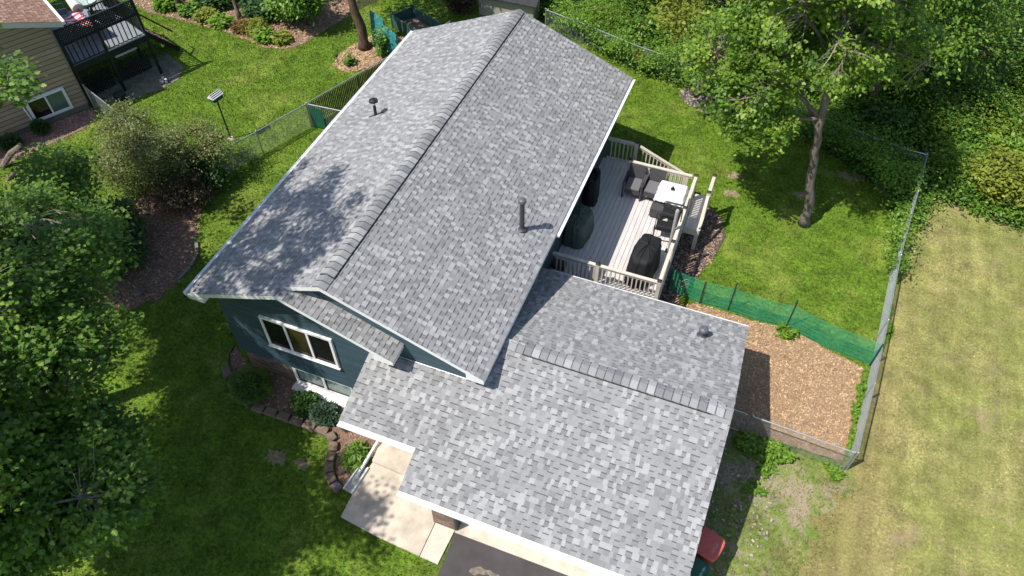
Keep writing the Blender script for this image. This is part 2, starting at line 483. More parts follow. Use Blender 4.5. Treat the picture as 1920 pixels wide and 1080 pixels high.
p = MB(); p.prism([(4.03,-1.62),(8.9,-1.58),(8.9,-1.93),(4.03,-1.95)], .0, .052); p.build('garage_apron', CONC, kind='structure')
p = MB()
cr = [(4.75,-2.62),(4.95,-2.5),(5.2,-2.48),(5.5,-2.56),(5.75,-2.75),(5.72,-2.85),(5.5,-2.72),(5.2,-2.62),(5.0,-2.66),(4.9,-2.75),(4.75,-2.7)]
p.poly([(x, y, .025) for x, y in rough_outline(cr, .03, .08, 12)][::-1])
p.build('worn_driveway_patch', PATCH, kind='structure')

SOIL = mat('bare_soil', (.22, .165, .10), .95, .25, 7, .8, 40, c2=(.34, .265, .17))
BARE = []
for k, (x, y, a, b_) in enumerate(((8.0,13.75,.28,.2),(8.1,12.75,.28,.22),(13.15,15.0,.5,.3),(11.9,15.2,.6,.25),(-1.25,-1.75,.3,.22),(-.5,-1.7,.22,.16),(10.4,13.6,.3,.2))):
    o_ = rough_outline([(x+a*math.cos(t*.7854), y+b_*math.sin(t*.7854)) for t in range(8)], .11, .07, 60+k)
    sheet('bare_patch', o_, .009, SOIL); BARE.append([(x+.3*a*math.cos(t*.7854), y+.3*b_*math.sin(t*.7854)) for t in range(8)])
# grass blades on the lawn, straw on the field, chips on the mulch
VIS = [(-29,14.5),(20,34),(19.5,1),(-6,-8.6)]
def scatter(poly_in, dens, excl, seed):
    r_ = np.random.default_rng(seed)
    a = np.array(poly_in); lo, hi = a.min(0), a.max(0)
    n = int((hi-lo).prod()*dens)
    P = r_.uniform(lo, hi, (n, 2))
    k = in_poly(P, poly_in)
    for e in excl: k &= ~in_poly(P, e)
    return P[k], r_
def blades(name, poly, dens, excl, h0, h1, wd, m, seed, lean=.6):
    P, r_ = scatter(poly, dens, excl, seed); n = len(P)
    a = r_.uniform(0, 6.283, n); h = r_.uniform(h0, h1, n); la = r_.uniform(0, 6.283, n); ll = h*r_.uniform(.1, lean, n)
    d = np.stack([np.cos(a), np.sin(a)], 1)*(wd*r_.uniform(.6, 1.3, n))[:, None]
    V = np.zeros((n, 3, 3))
    V[:, 0, :2] = P-d; V[:, 1, :2] = P+d
    V[:, 2, :2] = P + np.stack([np.cos(la), np.sin(la)], 1)*ll[:, None]
    V[:, 2, 2] = h
    return np_mesh(name, V, 3, r_.uniform(0, 1, n), m, kind='stuff')
NHOUSE = [(-16.45,8.6),(-19.5,2.9),(-30,8),(-27,14)]
allx = BARE+[HOUSE, FIELD, WEED, MULCHR, GRAVEL, BEDF, BEDL, BEDT, BEDN, ROCKN, STONET, WOODS, PAD, PADB, NHOUSE, [(4.03,-1.5),(9.2,-1.5),(9.6,-14),(4.6,-14)]]
g = blades('grass', VIS, 430, allx, .03, .09, .013, BLADE, 21)
g = blades('dry_grass', [(9.9,-6),(10.4,-1),(11.0,1.2),(11.4,2.6),(12.95,3.1),(13.25,5.6),(13.6,8.1),(13.75,10.8),(14.05,13.4),(14.7,15.2),(22,15),(22,-6)], 420, [], .02, .065, .012, STRAW, 22, 1.2)
g = blades('weedy_grass', [(9.1,3.3),(12.9,3.2),(13.3,2.9),(13.0,2.0),(12.6,.8),(11.9,-.9),(10.9,-2.9),(9.4,-4.2),(9.05,-3.0)], 260, [], .03, .10, .013, BLADE, 23, .9)

def chips(name, poly, dens, excl, size, m, seed, asp=.35):
    P, r_ = scatter(poly, dens, excl, seed); n = len(P)
    a = r_.uniform(0, 6.283, n); s_ = size*r_.uniform(.5, 1.5, n)
    ux = np.stack([np.cos(a), np.sin(a), r_.uniform(-.35, .35, n)], 1)
    uy = np.stack([-np.sin(a), np.cos(a), r_.uniform(-.5, .5, n)], 1)
    c = np.concatenate([P, (.028+r_.uniform(0, .02, n))[:, None]], 1)
    hx, hy = ux*(s_*.5)[:, None], uy*(s_*.5*asp)[:, None]
    V = np.stack([c-hx-hy, c+hx-hy, c+hx+hy, c-hx+hy], 1)
    return np_mesh(name, V, 4, r_.beta(1.6, 1.6, n), m, kind='stuff')
chips('mulch_chips', MULCHR, 760, [], .047, CHIP, 31)
chips('bed_chips', BEDF, 300, [], .06, CHIPD, 32)
chips('shrub_bed_chips', BEDL, 300, [], .07, CHIPD, 33)
chips('tree_bed_chips', BEDT, 300, [], .08, CHIP, 34)
chips('garden_chips', BEDN, 120, [], .08, CHIP, 35)
chips('gravel_chips', GRAVEL, 260, [], .055, CHIPD, 36, .7)
chips('weed_gravel', [(9.3,3.2),(10.6,3.0),(11.5,1.6),(11.0,-.2),(10.2,-1.8),(9.3,-3)], 60, [], .06, STONE, 38, .6)
def stones(name, poly, dens, size, m, seed):
    P, r_ = scatter(poly, dens, [], seed); b = MB()
    for x, y in P:
        s_ = size*r_.uniform(.5, 1.4); a = r_.uniform(0, 3.1); t = r_.uniform(0, 1)
        ring = [(x+s_*math.cos(a+k*1.0472)*r_.uniform(.7, 1.2), y+.75*s_*math.sin(a+k*1.0472)*r_.uniform(.7, 1.2)) for k in range(6)]
        h = .012+s_*.6
        vs = [(q[0], q[1], .01) for q in ring]+[(x+(q[0]-x)*.6, y+(q[1]-y)*.6, h) for q in ring]
        b.add(vs, [[k, (k+1) % 6, 6+(k+1) % 6, 6+k] for k in range(6)]+[[6, 7, 8, 9, 10, 11]], t)
    return b.build(name, m, kind='stuff', tint=True)
stones('river_stones', STONET, 130, .05, STONE, 41)
stones('red_gravel', ROCKN, 260, .035, STONE, 42).data.materials[0] = mat('red_stones', (.29, .17, .14), .8, .2, 4, tint=.5)

# ------------------------------------------------------------------ the house
A_, LEN, H_, PM, UB = 4.083, 13.007, 3.542, .405, .305
ZR = H_ + A_*PM
GI = .105
CB, DV = 1.076, 1.805
GR, GP, GZ = 1.646, .3256, 3.394
GB, GE, GPU, GV0, GV1, GV2 = 5.227, -2.361, -1.404, .891, 2.918, 9.474
house = thing('house', 'split-level house with grey shingle roof, teal siding and attached garage', 'house', (0, 0, 0))

EXPO = .127
def shingles(mb, ledge, xdir, sdir, nrm, rows, xr, seed, teeth=True, e=EXPO, full=True):
    """courses of laminated tabs; ledge = point on the eave line, xr(row) -> (x0,x1) along xdir"""
    r_ = random.Random(seed)
    O, X, S, N_ = Vector(ledge), Vector(xdir), Vector(sdir), Vector(nrm)
    for row in range(rows):
        rr = xr(row)
        if rr is None: continue
        x0, x1 = rr[0], rr[1]; top = rr[2] if len(rr) > 2 else (row+1)*e
        y0, y1 = row*e, min(top, (row+1)*e)
        x = x0 - (r_.random()*.15 if full else 0)
        tooth = r_.random() < .5
        while x < x1:
            wd = r_.uniform(.065, .158)
            a, b = max(x, x0), min(x+wd, x1)
            x += wd
            if b-a < .012: continue
            q = r_.random()
            if tooth: t = r_.uniform(.88, 1.0) if q < .36 else (r_.uniform(.48, .72) if q < .9 else r_.uniform(.25, .4))
            else: t = r_.uniform(.22, .36) if q < .36 else (r_.uniform(.42, .62) if q < .93 else r_.uniform(.8, .92))
            hb = .013 if tooth else .0075
            P = lambda xx, yy, hh: O + X*xx + S*yy + N_*hh
            mb.add([P(a, y0, hb), P(b, y0, hb), P(b, y1, .003), P(a, y1, .003), P(a, y0, 0), P(b, y0, 0), P(b, y1, 0), P(a, y1, 0)],
                   [(0,1,2,3), (4,5,1,0), (5,6,2,1), (7,4,0,3)], t)
            if not tooth and r_.random() < .85 and y1-y0 > .1:   # printed shadow band of the laminated shingle
                mb.poly([P(a, y1-.025, .006), P(b, y1-.025, .006), P(b, y1-.001, .0045), P(a, y1-.001, .0045)], .04)
            tooth = not tooth if r_.random() < .86 else tooth

def roof_slope(name, ledge, xdir, sdir, rows, xr, seed, m=SH, parent=house, e=EXPO):
    X, S = Vector(xdir), Vector(sdir).normalized()
    n = X.cross(S).normalized()
    if n.z < 0: n = -n
    b = MB(); shingles(b, ledge, X, S, n, rows, xr, seed, e=e)
    return b.build(name, m, parent, tint=True)

SL = math.hypot(A_, A_*PM)
# slabs (decking, soffit and white edge boards) under the shingles
TH = .125
def zl(v): return H_ + (A_-abs(v))*PM
sl = MB()
sl.slab([(-A_+.08,0,zl(A_-.08)-.012),(-CB,0,zl(CB)-.012),(-CB,UB,zl(CB)-.012),(0,UB,ZR-.012),(0,LEN,ZR-.012),(-A_+.08,LEN,zl(A_-.08)-.012)][::-1], TH)
sl.slab([(0,UB,ZR-.012),(0,LEN,ZR-.012),(A_-GI,LEN,zl(A_-GI)-.012),(A_-GI,UB,zl(A_-GI)-.012)][::-1], TH)
zb = zl(CB); zbe = zb-(DV+CB)*PM
sl.slab([(-CB,0,zb-.012),(-CB,.62,zb-.012),(DV,.62,zbe-.012),(DV,0,zbe-.012)][::-1], TH)
def gz(u): return GZ-abs(u-GR)*GP
sl.slab([(GV0,GPU+.12,gz(GPU+.12)-.012),(GV1,GPU+.12,gz(GPU+.12)-.012),(GV1,GE+.12,gz(GE+.12)-.012),(GV2,GE+.12,gz(GE+.12)-.012),(GV2,GR,GZ-.012),(3.5,GR,GZ-.012),(3.5,.55,gz(.55)-.012),(GV0,.55,gz(.55)-.012)], .15)
sl.slab([(3.5,GR,GZ-.012),(GV2,GR,GZ-.012),(GV2,GB-.06,gz(GB-.06)-.012),(3.5,GB-.06,gz(GB-.06)-.012)], .15)
sl.build('eave_trim', W_, house)

nrow = int(SL/EXPO)+1
def left_x(row):
    v = -A_ + (row+.5)*EXPO*A_/SL
    return (0.0 if v < -CB-.03 else UB, LEN, SL-.07)
roof_slope('roof', (-A_+.065,0,zl(A_-.065)), (0,1,0), (A_,0,A_*PM), nrow, left_x, 51)
roof_slope('roof', (A_-GI+.015,0,zl(A_-GI+.015)), (0,1,0), (-A_,0,A_*PM), nrow, lambda r_: (UB-.01, LEN, SL-GI*1.05), 52)
bl = math.hypot(DV+CB, (DV+CB)*PM)
roof_slope('roof', (DV+.015,0,zbe), (0,1,0), (-(DV+CB),0,(DV+CB)*PM), int(bl/EXPO)+1, lambda r_: (-.012, .60, bl), 53)
gl = math.hypot(GR-GE, (GR-GE)*GP)
def gfx(row):
    u = GE+.105 + row*EXPO*(GR-GE)/gl
    return (GV1-.01 if u < GPU+.08 else (GV0-.01 if u < .5 else 3.5), GV2+.01, gl-.11)
roof_slope('roof', (0,GE+.105,gz(GE+.105)), (1,0,0), (0,GR-GE,(GR-GE)*GP), int(gl/EXPO)+1, gfx, 54)
gbl = math.hypot(GB-GR, (GB-GR)*GP)
roof_slope('roof', (0,GB-.045,gz(GB-.045)), (1,0,0), (0,GR-GB,(GB-GR)*GP), int(gbl/EXPO)+1, lambda r_: (3.5, GV2+.01, gbl-.048), 55)

# ridge caps over a ridge vent
def ridge(name, p0, p1, slope, vent0, vent1, seed, wd=.18):
    r_ = random.Random(seed)
    P0, P1 = Vector(p0), Vector(p1); D = P1-P0; ln = D.length; D.normalize()
    X = D.cross(Vector((0,0,1))).normalized()
    b = MB(); step = .2; n = int(ln/step)
    for i in range(n+1):
        s0, s1 = i*step, min(ln, (i+1.25)*step)
        vent = vent0 < s0 < vent1
        h = .042 if vent else .018
        w_ = wd
        t = r_.choice([.2, .35, .5, .5, .65, .85, .95])
        vs = []
        for s_, dh in ((s0, .024), (s1, .004)):
            c = P0+D*s_
            for k in (-1, -.35, 0, .35, 1):
                drop = abs(k)*w_*slope*(1.0 if abs(k) > .4 else .8)
                vs.append(c + X*(k*w_) + Vector((0, 0, h+dh-drop)))
        lo = []
        for k in (-1, -.35, 0, .35, 1):
            drop = abs(k)*w_*slope
            lo.append(P0+D*s0 + X*(k*w_) + Vector((0, 0, h-drop-.004)))
        vs += lo
        fs = [(j, j+1, 5+j+1, 5+j) for j in range(4)] + [(10+j, 11+j, j+1, j) for j in range(4)]
        vs += [P0+D*s0+X*w_+Vector((0,0,h-.006-w_*slope)), P0+D*s1+X*w_+Vector((0,0,h-.012-w_*slope)),
               P0+D*s0-X*w_+Vector((0,0,h-.006-w_*slope)), P0+D*s1-X*w_+Vector((0,0,h-.012-w_*slope))]
        fs += [(4, 15, 16, 9), (0, 5, 18, 17)]
        b.add(vs, fs, t)
        if i < n:   # shadow line below the next cap's edge, painted as a dark strip
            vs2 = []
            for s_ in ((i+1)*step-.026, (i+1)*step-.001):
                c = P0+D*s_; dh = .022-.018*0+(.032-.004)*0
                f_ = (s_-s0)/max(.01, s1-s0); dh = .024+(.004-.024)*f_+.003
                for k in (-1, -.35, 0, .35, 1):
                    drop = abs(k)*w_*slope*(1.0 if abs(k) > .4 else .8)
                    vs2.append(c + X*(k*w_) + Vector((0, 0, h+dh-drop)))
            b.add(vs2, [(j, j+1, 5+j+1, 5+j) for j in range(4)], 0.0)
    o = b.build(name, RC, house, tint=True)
    v = MB()
    q0, q1 = P0+D*(vent0+.05), P0+D*vent1
    for k in (-1, 1):
        a = X*(k*(wd+.012))
        pts = []
        for q in (q0, q1):
            pts += [q+a*.2+Vector((0,0,.034-wd*.2*slope)), q+a+Vector((0,0,.038-wd*slope-.006)), q+a+Vector((0,0,.004-wd*slope)), q+a*.2+Vector((0,0,.0-wd*.2*slope))]
        v.add(pts, [(0,1,5,4),(1,2,6,5),(2,3,7,6),(3,0,4,7),(0,3,2,1),(4,5,6,7)])
    v.build('ridge_vent', DARKB, o)
    return o
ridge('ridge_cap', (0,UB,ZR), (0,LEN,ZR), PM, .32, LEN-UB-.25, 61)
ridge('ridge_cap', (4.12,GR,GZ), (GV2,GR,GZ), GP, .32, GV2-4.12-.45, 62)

# gutters and fascia on the eaves
def gutter(p, q, out, wd=.12, ht=.11):
    p, q, o = Vector(p), Vector(q), Vector(out)
    b = MB(); prof = [(0,0),(0,-ht),(wd*.7,-ht),(wd,-ht*.35),(wd,.0),(wd-.015,.0),(wd-.015,-.02),(.012,-.02),(.012,0)]
    vs = []
    for e in (p, q): vs += [e+o*a+Vector((0,0,z)) for a, z in prof]
    n = len(prof)
    b.add(vs, [[i, (i+1) % n, n+(i+1) % n, n+i] for i in range(n)]+[list(range(n))[::-1], list(range(n, 2*n))])
    return b.build('gutter', W_, house)
gutter((A_-GI+.002,5.35,H_+.01), (A_-GI+.002,LEN,H_+.01), (1,0,0))
gutter((-A_+.078,0.02,H_+.024), (-A_+.078,LEN,H_+.024), (-1,0,0), .115, .11)
gutter((GV1-.02,GE+.118,gz(GE)), (GV2+.01,GE+.118,gz(GE)), (0,-1,0), .13)
gutter((GV0-.01,GPU+.118,gz(GPU)), (GV1-.03,GPU+.118,gz(GPU)), (0,-1,0), .13)
gutter((6.0,GB-.058,gz(GB)-.005), (GV2+.01,GB-.058,gz(GB)-.005), (0,1,0), .07)
gutter((4.0,GB-.058,gz(GB)-.007), (5.99,GB-.058,gz(GB)-.007), (0,1,0), .07)

# boxed soffits under the eaves
sb_ = MB()
def soffit(o_, w_, zo, zw, y0, y1, zb_):
    vs = []
    for y in (y0, y1): vs += [(o_,y,zo),(o_,y,zb_),(w_,y,zb_),(w_,y,zw)]
    sb_.add(vs, [(0,1,2,3),(7,6,5,4),(0,4,5,1),(1,5,6,2),(2,6,7,3),(3,7,4,0)])
soffit(-A_+.085,-3.53,zl(A_-.085)-.13,zl(3.53)-.14,.012,LEN-.012,H_-.16)
soffit(A_-GI-.005,3.53,zl(A_-GI-.005)-.13,zl(3.53)-.14,UB+.012,LEN-.012,H_-.16)
soffit(DV-.005,1.28,zbe-.13,zbe+(DV-1.28)*PM-.14,.012,.43,zbe-.17)
sb_.build('soffit', W_, house)

# walls: lapped boards
def lap_wall(name, p0, p1, zb_, ztop, m, parent, lap=.1, skip=None, backing=True, dp=.034, gap=.024):
    """boards along p0->p1, outward = right of the direction; ztop(s) is the wall's upper edge"""
    P0, P1 = Vector((p0[0], p0[1], 0)), Vector((p1[0], p1[1], 0)); D = P1-P0; ln = D.length; D.normalize()
    O = Vector((D.y, -D.x, 0)); b = MB()
    ss = np.linspace(0, ln, 200); zt = np.array([ztop(s_) for s_ in ss]); zmax = zt.max()
    z = zb_
    while z < zmax:
        ok = ss[zt >= z+lap*.5]
        if len(ok) > 1:
            a, e = ok.min(), ok.max(); z2 = min(z+lap, zmax)
            for (sa, se) in ([(a, e)] if not skip else skip(z, a, e)):
                if se-sa < .03: continue
                q = lambda s_, o_, zz: P0+D*s_+O*o_+Vector((0,0,zz))
                zg = max(z+.01, z2-gap); tn_ = random.uniform(.42, .72)
                b.add([q(sa,dp,z), q(se,dp,z), q(se,dp*.8,zg), q(sa,dp*.8,zg), q(sa,0,z), q(se,0,z), q(se,0,zg), q(sa,0,zg)], [(0,1,2,3), (4,5,1,0), (0,3,7,4), (1,5,6,2)], tn_)
                b.add([q(sa,dp*.8,zg), q(se,dp*.8,zg), q(se,0,zg), q(sa,0,zg)], [(0,1,2,3)], 0.0)  # lap shadow line put into the colour: shelf faces take the darkest tint
        z += lap
    if backing:
        pts = [P0+Vector((0,0,zb_)), P1+Vector((0,0,zb_))]+[P0+D*s_+Vector((0,0,ztop(s_))) for s_ in ss[::-1][::10]]
        b.poly(pts)
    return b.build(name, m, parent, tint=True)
U0 = .44
def under(v): return zl(v)-TH-.02
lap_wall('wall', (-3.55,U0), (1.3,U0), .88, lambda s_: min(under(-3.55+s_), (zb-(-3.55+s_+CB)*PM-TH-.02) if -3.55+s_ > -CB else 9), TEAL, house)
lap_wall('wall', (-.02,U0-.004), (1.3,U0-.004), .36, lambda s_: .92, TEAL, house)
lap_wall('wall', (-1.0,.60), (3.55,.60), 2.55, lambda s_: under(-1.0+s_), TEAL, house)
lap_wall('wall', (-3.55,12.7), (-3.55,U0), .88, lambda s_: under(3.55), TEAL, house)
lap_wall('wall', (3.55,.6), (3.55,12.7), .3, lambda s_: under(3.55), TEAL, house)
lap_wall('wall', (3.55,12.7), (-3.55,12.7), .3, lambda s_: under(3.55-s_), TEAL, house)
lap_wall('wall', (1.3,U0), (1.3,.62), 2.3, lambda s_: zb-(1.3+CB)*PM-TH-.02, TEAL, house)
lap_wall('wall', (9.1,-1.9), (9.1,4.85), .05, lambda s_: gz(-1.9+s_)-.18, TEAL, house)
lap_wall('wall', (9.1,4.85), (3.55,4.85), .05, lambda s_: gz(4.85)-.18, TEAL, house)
wb = MB(); wb.box((-3.5,.5,-.1), (0.02,.62,.879)); wb.box((-3.5,.62,-.1), (-3.38,12.6,.879)); wb.build('foundation_wall', BRICK, house)
wb = MB(); wb.box((3.44,-1.9,0), (4.02,-1.68,2.0)); wb.box((3.44,-1.68,0), (3.56,.58,2.3)); wb.build('brick_pier', BRICK, house)
wb = MB(); wb.box((4.02,-1.66,.05), (9.0,-1.6,2.02))
for k in range(5): wb.box((4.05,-1.675,.1+k*.4), (8.95,-1.655,.1+k*.4+.34))
wb.build('garage_door', W_, house)
wb = MB(); wb.box((4.022,-1.9,0), (4.08,-1.66,2.0)); wb.box((8.95,-1.9,0), (9.08,-1.66,2.0)); wb.box((4.08,-1.9,1.93), (8.95,-1.66,2.02)); wb.build('garage_door_frame', mat('dark_trim', (.05, .045, .045), .6), house)
# entry wall under the porch roof, with its door
wb = MB(); wb.box((1.3,.46,.05), (3.44,.58,2.6)); wb.build('entry_wall', TEAL, house, tint=True)
wb = MB(); wb.box((1.9,.42,.12), (2.8,.455,2.15)); d_ = wb.build('front_door', mat('door_paint', (.35,.05,.04), .4), house)
wb = MB(); wb.box((2.7,.36,1.05), (2.74,.42,1.12)); wb.build('door_handle', METD, d_)

def window(x0, x1, z0, z1, y, n, parent, glasses, fr=.072, sill=0, ydir=-1):
    b = MB(); d0, d1 = y, y-.075
    b.box((x0,d1,z0), (x1,d0,z0+fr+sill)); b.box((x0,d1,z1-fr), (x1,d0,z1))
    b.box((x0,d1+.002,z0+fr+sill), (x0+fr,d0,z1-fr)); b.box((x1-fr,d1+.002,z0+fr+sill), (x1,d0,z1-fr))
    pw = (x1-x0-2*fr+fr*.8*0)/n
    for i in range(1, n):
        xc = x0+fr+pw*i; b.box((xc-fr*.45,d1+.004,z0+fr+sill), (xc+fr*.45,d0,z1-fr))
    b.box((x0-.03,y-.10,z0-.035), (x1+.03,d0,z0-.002))
    w_ = b.build('window', W_, parent)
    for i in range(n):
        a = x0+fr+pw*i+(fr*.45 if i else 0); e = x0+fr+pw*(i+1)-(fr*.45 if i < n-1 else 0)
        s_ = MB(); s_.box((a,y-.05,z0+fr+sill), (a+.03,y-.018,z1-fr)); s_.box((e-.03,y-.05,z0+fr+sill), (e,y-.018,z1-fr)); s_.box((a+.03,y-.05,z0+fr+sill), (e-.03,y-.018,z0+fr+sill+.03)); s_.box((a+.03,y-.05,z1-fr-.03), (e-.03,y-.018,z1-fr))
        s_.build('sash', DARKB, w_)
        s_ = MB(); s_.box((a+.03,y-.035,z0+fr+sill+.03), (e-.03,y-.022,z1-fr-.03)); s_.build('pane', glasses[i % len(glasses)], w_)
    return w_
G_D = glass_mat('dark_glass', (.012, .013, .012)); G_O = glass_mat('olive_glass', (.05, .045, .015), .2); G_G = glass_mat('green_glass', (.08, .14, .125), .15)
window(-2.28,-.17,1.79,3.03,U0-.018,3,house,[G_D,G_O,G_D])
window(-1.92,.0,.10,.872,.515,2,house,[G_G,G_G],.09,.0)
# ledge below the low window
wb = MB(); wb.box((-1.95,.18,.02), (1.2,.40,.10)); wb.build('window_ledge', W_, house)

# roof pipes
def pipe(p, h, rad, capr, name='vent_pipe'):
    b = MB(); b.lathe([(rad*1.9,-.03),(rad*1.9,.03),(rad*1.35,.06),(rad,.1),(rad,h-.1)], p, 18)
    v = b.build(name, PIPE, house, smooth=False)
    c = MB(); c.lathe([(rad*.9,h-.1),(capr,h-.09),(capr,h-.03),(capr*.9,h),(capr*.45,h+.03)], p, 18); c.build('pipe_cap', mat('pipe_cap_grey', (.11,.112,.125), .4), v)
    f = MB(); f.obox(Vector(p)+Vector((0,0,.008)), (.17,.17,.004), Matrix.Rotation(math.atan(PM) if p[0] > 0 and p[1] > 3 else 0, 3, 'Y')); 
    return v
pipe((3.19,4.85,zl(3.19)), 1.08, .066, .108)
pipe((8.39,4.2,gz(4.2)), .30, .075, .12, 'vent_pipe')
b = MB(); q = Vector((-2.51,7.5,zl(2.51)))
b.tube([q-Vector((0,0,.02)), q+Vector((0,0,.34))], .045, 10)
vp_ = b.build('vent_pipe', DARKB, house)
b = MB(); b.lathe([(.03,.50),(.15,.51),(.13,.56),(.05,.59)], q, 6); b.build('pipe_cap', DARKB, vp_)
b = MB(); b.tube([q+Vector((.02,0,.3)), q+Vector((.02,0,.52))], .008, 5); b.build('cap_stem', DARKB, vp_)
b = MB(); b.beam(q+Vector((-.2,-.08,-.06)), q+Vector((-.02,.02,.03)), .03, .012); b.beam(q+Vector((.02,.0,.03)), q+Vector((.2,.1,.10)), .03, .012); b.build('pipe_flashing', DARKB, vp_)

# downspout with its splash block
b = MB(); b.tube([(1.2,-.36,2.2),(1.2,-.36,.42),(1.19,-.46,.30),(1.14,-.8,.2),(1.08,-1.52,.11)], .045, 4); b.build('downspout', W_, house)
sb = thing('splash_block', 'grey concrete splash block under the downspout beside the pad', 'splash block', (1.07,-1.6,.03))
b = MB(); b.prism([(.93,-1.95),(1.16,-1.98),(1.22,-1.2),(1.02,-1.18)], .02, .06); b.build('base', mat('splash_grey', (.42,.40,.39), .8, .1), sb)
b = MB(); b.prism([(.90,-1.95),(.935,-1.95),(1.025,-1.18),(.995,-1.18)], .021, .12); b.prism([(1.155,-1.98),(1.19,-1.98),(1.25,-1.2),(1.215,-1.2)], .021, .12); b.build('rim', W_, sb)
b = MB(); b.tube([(1.44,-.42,.05),(1.44,-.42,2.2)], .06, 8); b.build('porch_post', W_, house)

# ------------------------------------------------------------------ the deck
DZ = 1.0
deck = thing('deck', 'raised pale grey board deck with beige railings behind the house', 'deck', (5.2,8.5,0))
b = MB(); x = 3.58
while x < 6.9:
    y1 = 11.85 if x < 4.6 else 10.95
    b.box((x,6.05,DZ-.03), (x+.137,y1,DZ), random.random()); x += .147
b.build('floor', DECKB, deck, tint=True)
b = MB(); b.box((3.58,6.06,DZ-.25), (6.94,6.1,DZ-.031)); b.box((6.9,6.1,DZ-.25), (6.94,10.95,DZ-.031)); b.box((4.7,10.93,DZ-.25), (6.9,10.97,DZ-.031)); b.box((3.58,11.83,DZ-.25), (4.66,11.87,DZ-.031))
for yy in (7.3,8.6,9.9): b.box((3.6,yy,DZ-.22), (6.89,yy+.05,DZ-.032))
b.build('joist_frame', RAIL, deck)
for x, y in ((6.85,6.15),(6.85,8.6),(6.85,10.85),(4.6,11.8),(5.2,6.15)):
    b = MB(); b.box((x-.06,y-.06,0), (x+.06,y+.06,DZ-.251)); b.build('support_post', RAIL, deck)
def railing(p0, p1, z0, z1, ht=.93, posts=(0, 1), sp=.125, parent=deck, name='railing'):
    P0, P1 = Vector((p0[0],p0[1],z0)), Vector((p1[0],p1[1],z1)); D = P1-P0
    b = MB(); b.beam(P0+Vector((0,0,ht)), P1+Vector((0,0,ht)), .10, .035)
    b.beam(P0+Vector((0,0,ht-.06)), P1+Vector((0,0,ht-.06)), .04, .08)
    rl = b.build(name, RAIL, parent)
    b = MB(); b.beam(P0+Vector((0,0,.10)), P1+Vector((0,0,.10)), .04, .08); b.build('bottom_rail', RAIL, rl)
    n = max(2, int(Vector((D.x,D.y,0)).length/sp))
    for i in range(1, n):
        c = P0+D*(i/n); b = MB(); b.box((c.x-.018,c.y-.018,c.z+.14), (c.x+.018,c.y+.018,c.z+ht-.10)); b.build('baluster', RAIL, rl)
    for t in posts:
        c = P0+D*t; b = MB(); b.box((c.x-.055,c.y-.055,c.z-.2), (c.x+.055,c.y+.055,c.z+ht+.07)); b.build('post', RAIL, rl)
        b = MB(); b.add([(c.x-.065,c.y-.065,c.z+ht+.07),(c.x+.065,c.y-.065,c.z+ht+.07),(c.x+.065,c.y+.065,c.z+ht+.07),(c.x-.065,c.y+.065,c.z+ht+.07),(c.x,c.y,c.z+ht+.13)], [(0,1,4),(1,2,4),(2,3,4),(3,0,4),(3,2,1,0)]); b.build('post_cap', DARKB, rl)
    return rl
railing((3.7,6.12), (6.88,6.12), DZ, DZ, posts=(.43, 1))
railing((6.88,6.24), (6.88,10.9), DZ, DZ, posts=(.33, .66, 1))
railing((4.72,10.9), (6.76,10.9), DZ, DZ, posts=(0,))
railing((3.7,11.8), (4.68,11.8), DZ, DZ, posts=(1,))
railing((4.8,11.8), (6.5,11.8), DZ-.05, .22, posts=(1,))
# steps down beyond the back rail, then the side landing
for k in range(5):
    b = MB(); b.box((4.72+k*.3,10.99,DZ-.17*(k+1)-.035), (4.72+k*.3+.31,11.76,DZ-.17*(k+1))); b.build('stair_tread', DECKB, deck)
b = MB(); b.beam((4.70,11.79,DZ-.2), (6.3,11.79,.12), .04, .2); b.build('stringer', RAIL, deck)
b = MB()
for k in range(3): b.box((6.97+k*.155,9.62,.9), (6.97+k*.155+.15,11.25,.93), random.random())
b.build('landing', DECKB, deck, tint=True)
b = MB(); b.box((6.96,9.58,.68), (7.45,9.615,.925)); b.box((7.44,9.615,.68), (7.475,11.25,.899)); b.build('landing_frame', RAIL, deck)
for yy in (9.66,11.2):
    b = MB(); b.box((7.34,yy-.06,0), (7.46,yy+.06,.68)); b.build('support_post', RAIL, deck)
railing((7.42,10.35), (7.42,11.2), .93, .93, posts=(0, 1))
b = MB(); b.beam((7.42,10.3,1.80), (7.42,9.66,1.0), .09, .04); b.build('handrail', RAIL, deck)

# deck furniture
def armchair(loc, rz, label):
    t = thing('armchair', label, 'chair', loc, rz, 'wicker armchairs on the deck')
    b = MB(); b.box((-.25,-.30,.24), (.25,.27,.40)); b.build('seat', WICK, t, local=True)
    b = MB(); b.box((-.24,-.31,.401), (.24,.25,.50)); o = b.build('cushion', CUSH, t, local=True); m_ = o.modifiers.new('b', 'BEVEL'); m_.width = .03; m_.segments = 3
    b = MB(); b.add([(-.27,.25,.3),(.27,.25,.3),(.27,.33,.3),(-.27,.33,.3),(-.27,.36,.92),(.27,.36,.92),(.27,.43,.90),(-.27,.43,.90)], [(0,3,2,1),(4,5,6,7),(0,1,5,4),(1,2,6,5),(2,3,7,6),(3,0,4,7)]); b.build('backrest', WICK, t, local=True)
    for s_ in (-1, 1):
        b = MB(); b.box((min(s_*.27,s_*.33),-.31,.60), (max(s_*.27,s_*.33),.33,.65)); b.build('arm', WICK, t, local=True)
        b = MB(); b.box((s_*.30-.025,-.30,0), (s_*.30+.025,-.25,.599)); b.build('leg', WICK, t, local=True)
        b = MB(); b.box((s_*.30-.025,.26,0), (s_*.30+.025,.31,.599)); b.build('leg', WICK, t, local=True)
    return t
a1 = armchair((5.02,10.42,DZ), .03, 'grey wicker armchair on the deck, the one farther from the white-clothed table')
dup(a1, (5.66,10.48,DZ), -.05, 'grey wicker armchair on the deck, close beside the white-clothed table')
